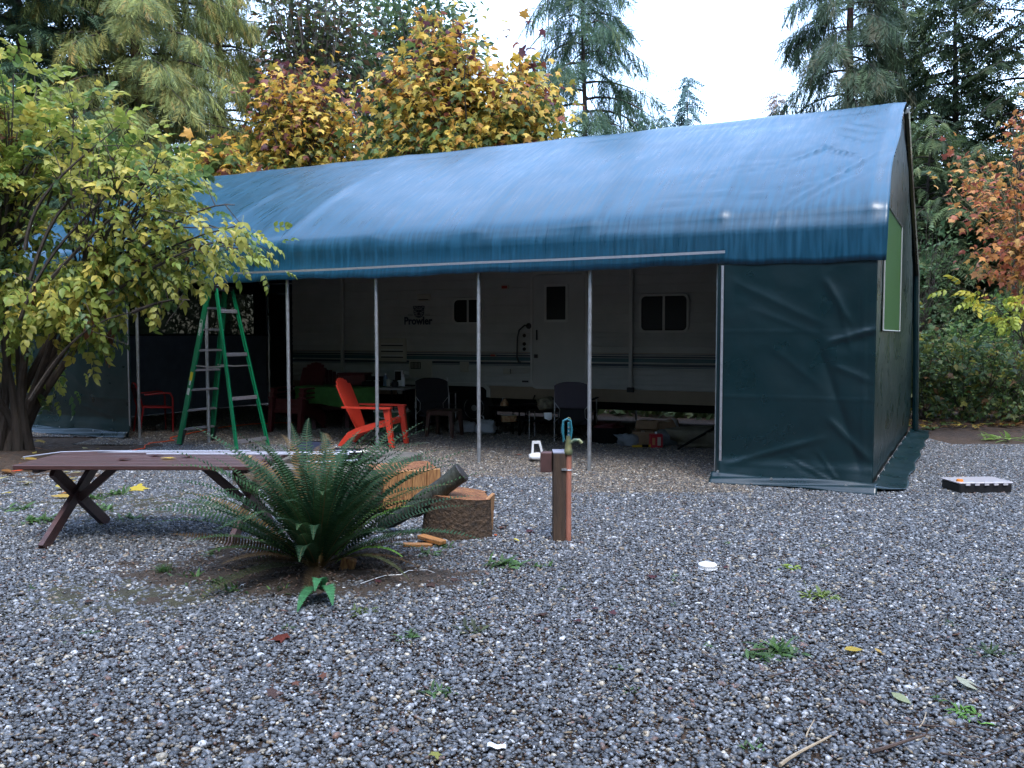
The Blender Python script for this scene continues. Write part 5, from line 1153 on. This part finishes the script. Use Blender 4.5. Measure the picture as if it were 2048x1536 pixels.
for i, (px, Y, h, lb) in enumerate(((1850, 22, 7.0, 'low dark hemlock close beside the gable wall'), (1945, 21.5, 6.2, 'low dark hemlock behind the orange vine maple'), (2060, 20.5, 6.6, 'low dark hemlock at the right edge behind the vine maple'), (2160, 22, 9, 'hemlock beyond the right edge of the picture'), (1780, 24, 7.5, 'low hemlock behind the back corner of the shelter'))):
    conifer('young_hemlock', X(px, Y), Y, h, 2.3, .3, 110, 'fir', DK, DW, lb, 20 + i, per=46, size=.5, droop=.5, pw=.6, trunk=.07)
# far wood that closes the view between and below the trees
def wood(name, x0, x1, y0, y1, h, n, label):
    p = np.stack([rng.uniform(x0, x1, n), rng.uniform(y0, y1, n), h * rng.random(n) ** .8], -1); k = np.array([fbm(a[0] * .35, a[1] * .35, a[2] * .45, 3) for a in p]); p = p[(p[:, 2] < h * (.75 + .5 * k))]; n = len(p)
    V, F, c = scatter(*spray(4), p, frames(rng.normal(0, 1, (n, 3)) + [0, -.3, -.5], rng.normal(0, .4, (n, 3)) + [0, 0, 1]), 1.0 * rng.uniform(.6, 1.4, n), pick(DK + [(.08, .09, .035)], DW + [1], n, .25))
    tag(npmesh(name, V, F, M_needle, tint=c), label, 'woodland', kind='stuff')
wood('far_wood', 9, 30, 29, 38, 8.5, 9000, 'dark dense woodland closing the view at the right')
wood('far_wood', -30, 8, 34, 42, 7, 9000, 'dark dense woodland behind the shelter at the left')

# unseen wood added behind the camera and to both sides to cut front light
def ring_wood(n):
    a = rng.uniform(R(8), R(352), n); a = a[(np.abs(np.degrees(a) - 180) < 118)]; n = len(a); r = rng.uniform(17, 24, n)
    p = np.stack([np.sin(a) * r, np.cos(a) * r + 6, 24 * rng.random(n) ** .9], -1); k = 21 + 5 * np.sin(a * 9) + 3 * np.sin(a * 23); p = p[p[:, 2] < k]; low = p[::2].copy(); low[:, 2] *= .35; low[:, :2] = low[:, :2] * 1.08 + rng.normal(0, .8, (len(low), 2)); p = np.concatenate([p, low]); n = len(p)
    V, F, c = scatter(*spray(3), p, frames(rng.normal(0, 1, (n, 3)) + [0, 0, -.5], rng.normal(0, .6, (n, 3)) + [0, 0, 1]), 2.6 * rng.uniform(.6, 1.4, n), pick(DK, DW, n, .25))
    tag(npmesh('unseen_shade_wood', V, F, M_needle, tint=c), 'unseen conifer woodland added round the clearing to cut the light from behind', 'woodland', kind='stuff')
ring_wood(20000)
a_, w_ = rng.uniform(-2, 10.4, 5000), rng.uniform(7.2, 10, 5000); p = np.stack([TO[0] + a_ * ca - w_ * sa, TO[1] + a_ * sa + w_ * ca, rng.random(5000) ** 1.4 * 1.1], -1)
V, F, c = scatter(*TS, p, frames(rng.normal(0, 1, (5000, 3)), rng.normal(0, .5, (5000, 3)) + [0, 0, 1]), .28 * rng.uniform(.6, 1.4, 5000), pick(DK, DW, 5000)); tag(npmesh('low_undergrowth', V, F, M_leaf, tint=c), 'dark low undergrowth behind the shelter, glimpsed under the trailer', 'undergrowth', kind='stuff')

# ------------------------------------------------------------ undergrowth on the right
def under_cols(pos, n): return pick([(.07, .13, .045), (.11, .17, .05), (.16, .19, .05), (.05, .09, .04), (.30, .27, .05), (.20, .11, .05)], [6, 6, 4, 4, 1.6, 1], n)
def bush(name, px, Y, w, h, ncl, lb, size=.15, cols=under_cols, per=12):
    x = X(px, Y); hw = w / 2; c = 1769 / Y
    poly = [(px - hw * c, 670 + 1.5 * c), (px - hw * c, 670 + (1.62 - h * .55) * c), (px - hw * .5 * c, 670 + (1.62 - h * .95) * c), (px + hw * .1 * c, 670 + (1.62 - h) * c), (px + hw * .7 * c, 670 + (1.62 - h * .8) * c), (px + hw * c, 670 + (1.62 - h * .5) * c), (px + hw * c, 670 + 1.5 * c)]
    return broadleaf(name, (x, Y, 0), poly, Y, w * .4, ncl, per, .13, [TL_[1], TM, TS], size, cols, lb, 'bush', stems=9, tr=.016, hang=.3, wig=.3)
bush('salmonberry_bush', 1850, 16.3, 1.7, 2.0, 70, 'leafy green bush nearest the gable wall')
bush('salmonberry_bush', 1930, 16.3, 1.9, 1.9, 80, 'mixed green and brown bush in the middle of the right undergrowth')
bush('salmonberry_bush', 2030, 15.8, 1.8, 1.7, 80, 'green bush with yellow leaves at the right edge above the gravel')
bush('salmonberry_bush', 2130, 17.2, 2.0, 2.0, 60, 'bush just past the right edge of the picture')
bush('salmonberry_bush', 1985, 18.6, 2.2, 2.5, 90, 'brighter lime-leaved bush standing behind the others', cols=lambda p, n: pick([(.16, .26, .06), (.10, .19, .06), (.24, .32, .07)], [4, 4, 2], n))
bush('broadleaf_bush', 1865, 20.0, 1.9, 4.6, 110, 'tall pale green bush rising beside the shelter gable', cols=lambda p, n: pick([(.10, .17, .07), (.07, .13, .055), (.14, .21, .08)], [4, 4, 2], n), size=.13)
broadleaf('bramble_arch', (8.6, 13.6, 0), [(1895, 575), (1925, 555), (1975, 610), (2010, 590), (2050, 600), (2050, 640), (2000, 640), (1960, 620)], 13.4, .3, 13, 4, .05, TL_[0], .22, lambda p, n: pick([(.55, .5, .07), (.40, .48, .08)], [1, 1], n), 'arching bramble cane with pale yellow leaves over the undergrowth', 'bramble', stems=3, tr=.012, hang=.6)
# leaf litter strip along the edge of the gravel at the right and low plants
mound('leaf_litter', 9.3, 16.6, 3.6, 1.7, .09, M_litter, 'brown leaf litter between gravel and undergrowth', 'leaf litter', 3, 70)
def ground_leaves(n, x0, x1, y0, y1, cols, wts, size, name, label, zf=.03, poly=None):
    p = np.stack([rng.uniform(x0, x1, n), rng.uniform(y0, y1, n), np.full(n, zf) + rng.uniform(0, .02, n)], -1); M = frames(np.stack([rng.normal(0, 1, n), rng.normal(0, 1, n), rng.normal(0, .12, n)], -1), np.stack([rng.normal(0, .25, n), rng.normal(0, .25, n), np.ones(n)], -1))
    return p, M, size * rng.uniform(.6, 1.3, n), pick(cols, wts, n)
p, M, s, c = ground_leaves(900, 6.8, 12.5, 15.0, 17.8, [(.16, .08, .03), (.35, .22, .05), (.10, .05, .03), (.5, .38, .06), (.1, .15, .04)], [5, 3, 4, 1.5, 3], .13, '', '', .07)
V, F, cc = scatter(*TM, p, M, s, c); tag(npmesh('fallen_leaf_cover', V, F, M_leaf, tint=cc), 'layer of brown and yellow fallen leaves under the right bushes', 'leaf cover', kind='stuff')
p, M, s, c = ground_leaves(1500, -3, 10, 19.5, 24, [(.16, .08, .03), (.35, .22, .05), (.10, .05, .03), (.5, .38, .06)], [5, 3, 4, 2.5], .2, '', '', .04)
V, F, cc = scatter(*TM, p, M, s, c); tag(npmesh('fallen_leaf_cover', V, F, M_leaf, tint=cc), 'fallen leaves on the ground seen under the trailer', 'leaf cover', kind='stuff')
# ------------------------------------------------------------ sword fern
M_fern = mat('fern_leaf', (.03, .08, .04), rough=.6, tint=True, transl=.2, spec=.12)
def frond(L, el, curl, col, n=46, wd=.07):
    """one frond along +x: rachis rising at angle el, bending over by curl; narrow pinnae on both sides"""
    V = []; F = []; T_ = []; p = np.array([0., 0., 0.]); a = el; pts = []; seg = L / n
    for i in range(n + 1):
        pts.append((p.copy(), a)); p = p + seg * np.array([math.cos(a), 0, math.sin(a)]); a -= curl / n * (.4 + 1.6 * i / n)
    for i in range(int(n * .12), n + 1):
        t = i / n; w = wd * (L / 1.1) * min(1, (t - .06) / .22) * (1 - max(0, (t - .45) / .55) ** 1.6) + .006; q, an = pts[i]; d = np.array([math.cos(an), 0, math.sin(an)]); nr = np.array([-math.sin(an), 0, math.cos(an)])
        for s in (-1, 1):
            o = len(V); sd = np.array([0, s, 0]); tip = q + sd * w * .95 + d * w * .22 + nr * w * rng.uniform(.05, .4); h = .0062 + .003 * (1 - t)
            V += [q - d * h * .8, q + d * h, q + sd * w * .55 + d * (h * 1.5) + nr * w * .14, q + sd * w * .55 - d * h * .2 + nr * w * .14, tip]
            F += [(o, o + 1, o + 2), (o, o + 2, o + 3), (o + 3, o + 2, o + 4)]; T_ += [col * rng.uniform(.8, 1.2)] * 5
    for i in range(n):
        o = len(V); q, an = pts[i]; q2, _ = pts[i + 1]; r = .0035 * (1 - i / n) + .0012
        V += [q + [0, r, 0], q - [0, r, 0], q2 - [0, r, 0], q2 + [0, r, 0]]; F += [(o, o + 1, o + 2), (o, o + 2, o + 3)]; T_ += [np.array((.12, .09, .035))] * 4
    return np.array(V), np.array(F), np.array(T_)
fern = empty('sword_fern', (-1.34, 6.0, .03), 0, 'large dark green sword fern in front of the table and logs', 'fern')
N_ = 120
for i in range(N_):
    az = i * 2.39996 + rng.normal(0, .15); k = (i + .5) / N_; el = R(88 - 56 * k ** 1.1) + rng.normal(0, .06); L = rng.uniform(1.0, 1.34) * (1 if k > .2 else .95)
    r = rng.random(); col = np.array((.026, .062, .028)) if r < .62 else np.array((.04, .085, .03)) if r < .82 or math.sin(az) < .1 else np.array((.15, .095, .035)) if r < .96 else np.array((.10, .22, .05))
    if math.sin(az) < -.5: L *= .86
    V, F, T_ = frond(L, el, R(rng.uniform(35, 75)) * (1 if k < .7 else .6), col); o = npmesh('frond', V, F, M_fern, fern, tint=T_); o.location = (.05 * math.cos(az), .05 * math.sin(az), 0); o.rotation_euler = (rng.normal(0, .12), 0, az)
for az, L, el, cl in ((R(22), .75, R(62), R(60)), (R(40), .7, R(55), R(70)), (R(8), .72, R(58), R(50)), (R(-20), .6, R(40), R(60)), (R(60), .65, R(60), R(60)), (R(150), .6, R(30), R(50))):
    V, F, T_ = frond(L, el, cl, np.array((.20, .42, .07))); o = npmesh('frond', V, F, M_fern, fern, tint=T_, ); o.location = (.1 * math.cos(az), .1 * math.sin(az), 0); o.rotation_euler.z = az; o['label'] = 'bright lime young frond'
for k in range(12):      # old brown fronds collapsed round the base
    az = k * 2.4 + rng.normal(0, .3); V, F, T_ = frond(rng.uniform(.6, 1.0), R(rng.uniform(5, 28)), R(rng.uniform(15, 60)), np.array([(.08, .05, .025), (.06, .04, .02), (.06, .07, .03)][k % 3])); o = npmesh('dead_frond', V, F, M_fern, fern, tint=T_); o.location = (.04 * math.cos(az), .04 * math.sin(az), .02); o.rotation_euler = (rng.normal(0, .4), 0, az); o['label'] = 'collapsed brown old frond'
lf = empty('fern_sprout', (-1.18, 5.45, .02), 0, 'single small green fern frond hanging at the front foot of the big fern', 'fern')
for az, el in ((R(-85), R(48)), (R(-100), R(30)), (R(-70), R(35))):
    V, F, T_ = frond(.42, el, R(70), np.array((.05, .17, .07)), n=40, wd=.12); o = npmesh('frond', V, F, M_fern, lf, tint=T_); o.rotation_euler.z = az
mound('soil_patch', -1.45, 6.0, 1.3, .66, .03, M_soil, 'dark bare soil around the foot of the big fern', 'soil', 11, 90)
mound('soil_patch', -6.3, 11.3, 1.7, 1.7, .05, M_litter, 'brown soil and litter under the large shrub', 'soil', 15, 80)
M_moss = mat('mossy_soil', (.055, .055, .025), rough=.95, var=.7, vscale=12, vcol=(.03, .025, .018), bump=1, bscale=60, bdist=.02)
mound('moss_patch', -3.4, 8.3, 1.1, .8, .008, M_moss, 'thin mossy patch on the gravel beside the table legs', 'moss', 17, 70)
mound('moss_patch', -2.3, 5.45, .7, .4, .010, M_moss, 'mossy patch in the gravel left of the fern', 'moss', 19, 60)
mound('moss_patch', 11.5, 14.3, 2.4, .6, .012, M_moss, 'mossy gravel edge below the right undergrowth', 'moss', 23, 60)
# bark crumbs and debris on the soil
n = 1800; p = np.stack([rng.normal(-1.35, .75, n), rng.normal(6.0, .32, n), rng.uniform(.02, .05, n)], -1); M = rand_rot(n, .4)
V, F, c = scatter(ICO_V * [1, .35, .2], ICO_F, p, M, rng.uniform(.008, .022, n), pick([(.10, .045, .025), (.2, .1, .05), (.04, .03, .02), (.3, .18, .08)], [5, 2, 5, 1], n)); tag(npmesh('bark_crumbs', V, F, M_stone, tint=c), 'reddish bark crumbs scattered on the soil below the fern', 'debris', kind='stuff')
# crumbs of bark, needles and leaf scattered thinly over the whole yard
n = 1500; yy = rng.uniform(3, 14, n) ** .98; p = np.stack([rng.uniform(-.72, .72, n) * yy, yy, rng.uniform(.018, .026, n)], -1); el = rng.random(n) < .5
V, F, c = scatter(ICO_V * [1, .22, .12], ICO_F, p, rand_rot(n, .15), rng.uniform(.008, .03, n), pick([(.10, .05, .03), (.20, .12, .06), (.30, .22, .12), (.05, .03, .02), (.16, .05, .03)], [5, 4, 2, 3, 2], n)); tag(npmesh('yard_debris', V, F, M_stone, tint=c), 'brown needles, bark and leaf crumbs scattered over the gravel', 'debris', kind='stuff')
# ------------------------------------------------------------ weeds
def G_(px, py):
    a = at(px, py, 1.0); d = a - np.array([0, 0, 1.62]); t = -1.62 / d[2]; return d[0] * t, t
def weed(px, py, r, lb, kind='rosette', col=(.075, .145, .045), grp=None, n=26):
    x, y = G_(px, py); m = n; f = np.stack([rng.normal(0, 1, m), rng.normal(0, 1, m), rng.uniform(.15, 1.0, m) if kind == 'rosette' else rng.uniform(1.0, 3.0, m)], -1)
    if kind == 'rosette': tv, tf = leaf_piece(1, .13, droop=.35, n=3); sp = .45
    else: tv, tf = leaf_piece(1, .03, droop=.45, n=3); sp = .25
    pos = np.stack([rng.normal(0, sp * r, m), rng.normal(0, sp * r * .8, m), np.full(m, .008)], -1)
    V, F, c = scatter(tv, tf, pos, frames(f, np.array([0, 0, 1.]) + rng.normal(0, .2, (m, 3))), r * rng.uniform(.5, 1.05, m), pick([col, tuple(q * 1.4 for q in col), tuple(q * .7 for q in col)], [3, 2, 2], m)); o = npmesh('grass_tuft' if kind != 'rosette' else 'weed', V, F, M_leaf, tint=c); o.location = (x, y, 0)
    tag(o, lb, 'weed' if kind == 'rosette' else 'grass', grp)
weed(328, 1150, .10, 'rounded tuft of dark green grass left of the fern', 'tuft', (.06, .12, .035), n=110)
weed(1555, 1308, .10, 'widest patch of green weeds in the right foreground', n=70); weed(1510, 1318, .075, 'weed cluster on the left side of the widest foreground patch', n=30)
weed(1012, 1132, .13, 'bushy green weed between stump and standpipe', n=46); weed(1082, 1136, .07, 'small weed left of the foot of the standpipe', n=18)
weed(815, 1278, .07, 'green weed in the gravel below the logs'); weed(948, 1262, .08, 'olive brown weed right of the one below the logs', col=(.08, .10, .04)); weed(722, 1228, .06, 'flat mossy weed below the white string', col=(.10, .14, .04))
weed(1582, 1138, .09, 'pale lime upright weed right of the white cap', col=(.28, .38, .06), n=12); weed(1640, 1196, .10, 'pale green flat leaves below the lime weed', col=(.24, .32, .08), n=30)
weed(1940, 1432, .075, 'bright green weed in the lower right corner', col=(.16, .34, .06), n=30); weed(880, 1388, .07, 'green weed in the middle foreground'); weed(1500, 1502, .045, 'small green weed near the bottom edge', n=14); weed(1990, 1310, .08, 'dark weed near the right edge', col=(.06, .10, .04))
weed(178, 1268, .055, 'green weed alone in the left foreground', n=14); weed(1420, 1298, .05, 'weed left of the widest foreground patch', n=14)
g = 'weeds under and beside the picnic table'
for px, py, r, lb in ((185, 998, .14, 'green weed behind the crossing of the left table legs'), (70, 1045, .13, 'bushy weed just left of the left front table leg'), (205, 1022, .12, 'low green weed touching the foot of the left rear table leg'), (262, 1040, .10, 'small round weed right of the left table legs'), (100, 1042, .12, 'weed at the outer side of the left front table leg'), (40, 1020, .12, 'weed nearest the left edge of the picture'), (235, 990, .12, 'tallest green weed in the gravel under the table top')): weed(px, py, r, lb, grp=g, n=34)
g = 'small ferny weeds by the fern'
for px, py, r in ((425, 1110, .07), (380, 1160, .09), (440, 1165, .09), (460, 1185, .08), (1175, 1200, .0), (560, 1185, .07), (530, 1130, .08), (430, 1170, .09), (860, 1110, .09), (885, 1095, .07)):
    if r: weed(px, py, r, 'small ferny weed on the soil around the big fern', grp=g, n=26)
g = 'tiny weeds scattered in the gravel'
for px, py in ((1345, 1212), (1350, 1165), (1350, 1155), (1880, 1178), (1985, 1162), (1460, 1090), (1650, 1095), (1240, 1340), (1260, 1385), (640, 1235), (130, 1290), (1900, 1250), (580, 1260), (60, 1180), (400, 1225), (1870, 1400), (1120, 1180), (960, 1170), (1590, 1280)): weed(px, py, rng.uniform(.025, .045), 'tiny weed in the open gravel', grp=g, n=9)
weed(2000, 880, .3, 'pale green broad leaves on the gravel edge at the right', col=(.22, .33, .09), n=26); weed(1860, 858, .14, 'green tuft at the gravel edge beside the skirt', col=(.12, .18, .05), n=26)
# ------------------------------------------------------------ fallen leaves, twigs
def fallen(px, py, size, col, lb, tmpl=None, grp=None, z=.026, cat='leaf', rot=None):
    x, y = G_(px, py); tv, tf = tmpl or TM; v = tv - [.2, 0, 0]; v = v * [1, 1, .35]
    o = npmesh('fallen_leaf', v, tf, M_leaf, tint=np.repeat(np.array([col]), len(tv), 0)); o.location = (x, y, z); o.scale = (size,) * 3; o.rotation_euler = (rng.normal(0, .15), rng.normal(0, .15), rng.uniform(0, 6.28) if rot is None else rot); tag(o, lb, cat, grp); return o
OV = leaf_piece(1, .25, droop=.12, n=4)
fallen(1695, 1308, .105, (.50, .36, .05), 'oval yellow leaf lying in the right foreground gravel', OV, rot=.1); fallen(1752, 1308, .05, (.5, .33, .08), 'small orange leaf right of the oval yellow one', OV)
fallen(570, 1280, .16, (.16, .035, .02), 'dark red leaf flat in the left foreground gravel'); fallen(275, 983, .22, (.62, .48, .07), 'bright yellow maple leaf on the gravel under the table'); fallen(995, 1500, .0001, (.1, .1, .1), '') if False else None
fallen(1790, 1400, .10, (.34, .38, .20), 'pale narrow curled leaf near the lower right', OV, rot=-1.0) ; fallen(1945, 1385, .13, (.45, .46, .33), 'pale grey-green leaf standing up at the lower right', OV, rot=1.9)
fallen(1920, 1182, .05, (.4, .38, .1), 'small yellow-green leaf near the right edge', OV); fallen(1915, 1278, .08, (.25, .12, .06), 'brown curled leaf near the right edge', OV); fallen(870, 1518, .06, (.3, .3, .06), 'small green-yellow leaf at the bottom edge')
fallen(1030, 1084, .06, (.75, .62, .05), 'tiny bright yellow leaf left of the standpipe foot', OV); fallen(1035, 912, .12, (.45, .10, .03), 'red-brown leaf beside the white appliance')
fallen(990, 1075, .05, (.7, .15, .04), 'tiny red and yellow leaf right of the stump', OV); fallen(180, 1005, .0, (0, 0, 0), '') if False else None
g = 'yellow leaves fallen under the shrub'
for k in range(46):
    px, py = rng.uniform(-20, 230), rng.uniform(880, 1000)
    if py > 940 and px > 160: continue
    fallen(px, py, rng.uniform(.12, .24), [(.62, .50, .12), (.55, .38, .10), (.62, .56, .28), (.35, .16, .05)][rng.integers(4)], 'pale yellow or brown leaf fallen on the soil under the shrub', OV if rng.random() < .6 else TM, g, z=.055 if px < 120 else .03)
g = 'dark red specks of leaf in the gravel'
for px, py in ((1090, 1235), (1160, 1248), (1080, 1250), (1225, 1235), (1190, 1225), (590, 1375), (650, 1360), (540, 1395), (1110, 1330), (1370, 1010), (1300, 1160), (860, 1175), (760, 1170), (905, 1165), (180, 1210), (1000, 1060), (1060, 1068), (1450, 1140), (2000, 1050)): fallen(px, py, rng.uniform(.05, .10), [(.10, .03, .03), (.16, .06, .03), (.09, .045, .03)][rng.integers(3)], 'small dark red-brown leaf fragment in the gravel', grp=g)
for (x, y, lb, col) in ((-2.75, 7.0, 'yellow leaf lying on the table top', (.6, .42, .1)), (-2.15, 7.12, 'pale orange leaf on the right half of the table top', (.55, .36, .15)), (-2.9, 7.18, 'dark red leaf on the left half of the table top', (.10, .03, .03)), (-2.62, 7.1, 'dark leaf in the middle of the table top', (.09, .03, .025)), (-1.95, 6.9, 'dark leaf at the right end of the table top', (.08, .03, .03)), (-3.05, 6.95, 'small dark leaf near the left end of the table top', (.09, .035, .03))):
    o = npmesh('fallen_leaf', (TM[0] - [.2, 0, 0]) * [1, 1, .3], TM[1], M_leaf, tint=np.repeat(np.array([col]), len(TM[0]), 0)); o.location = (x, y, .645); o.scale = (.14,) * 3; o.rotation_euler.z = rng.uniform(0, 6); tag(o, lb, 'leaf')
M_twig = mat('twig_bark', (.10, .065, .05), rough=.8, var=.5, vscale=20); M_twigp = mat('pale_twig', (.42, .33, .22), rough=.7, var=.3, vscale=20)
def twig(a, b, r, lb, m=M_twig, grp=None):
    p = np.array([*G_(*a), .028]); q = np.array([*G_(*b), .034]); d = q - p; mid = bez(p, p + d * .33 + rng.normal(0, .03, 3) * [1, 1, .2] * np.linalg.norm(d), p + d * .66 + rng.normal(0, .03, 3) * [1, 1, .2] * np.linalg.norm(d), q, 8)
    tag(MB().tube(mid, list(np.linspace(r, r * .5, 8)), 6).build('twig', m, smooth=True), lb, 'twig', grp)
twig((1560, 1545), (1662, 1488), .008, 'thick pale broken twig at the bottom edge', M_twigp); twig((1742, 1518), (1850, 1487), .009, 'thicker brown twig right of the pale broken one'); twig((1780, 1458), (1925, 1472), .004, 'long thin straight twig above the brown one'); twig((1612, 1488), (1628, 1455), .004, 'short pale twig above the pale broken twig', M_twigp)
twig((1270, 1240), (1400, 1312), .0035, 'long dark twig lying in the middle right gravel'); twig((1595, 1236), (1665, 1232), .004, 'brown twig with an orange tip above the weed patch'); twig((1535, 1365), (1640, 1345), .0035, 'thin reddish twig below the weed patch'); twig((1500, 1311), (1556, 1309), .006, 'short thick twig lying on the weed patch'); twig((1838, 1468), (1852, 1440), .003, 'small pale V-shaped twig near the lower right', M_twigp)
twig((620, 1402), (665, 1386), .0035, 'small brown twig in the left foreground')
g = 'thin twigs in the lower right corner'
for a, b in (((1930, 1375), (2048, 1430)), ((1985, 1430), (2060, 1480)), ((1900, 1500), (1990, 1540)), ((1960, 1530), (2048, 1505)), ((1925, 1460), (2010, 1485)), ((2000, 1350), (2060, 1385)), ((1880, 1520), (1960, 1535)), ((1810, 1475), (1900, 1495)), ((1640, 1345), (1690, 1385)), ((1760, 1425), (1790, 1460)), ((1410, 1320), (1460, 1350)), ((1900, 1470), (1955, 1500)), ((2015, 1440), (2060, 1400))): twig(a, b, rng.uniform(.0025, .0045), 'thin dark twig in the lower right corner', grp=g)
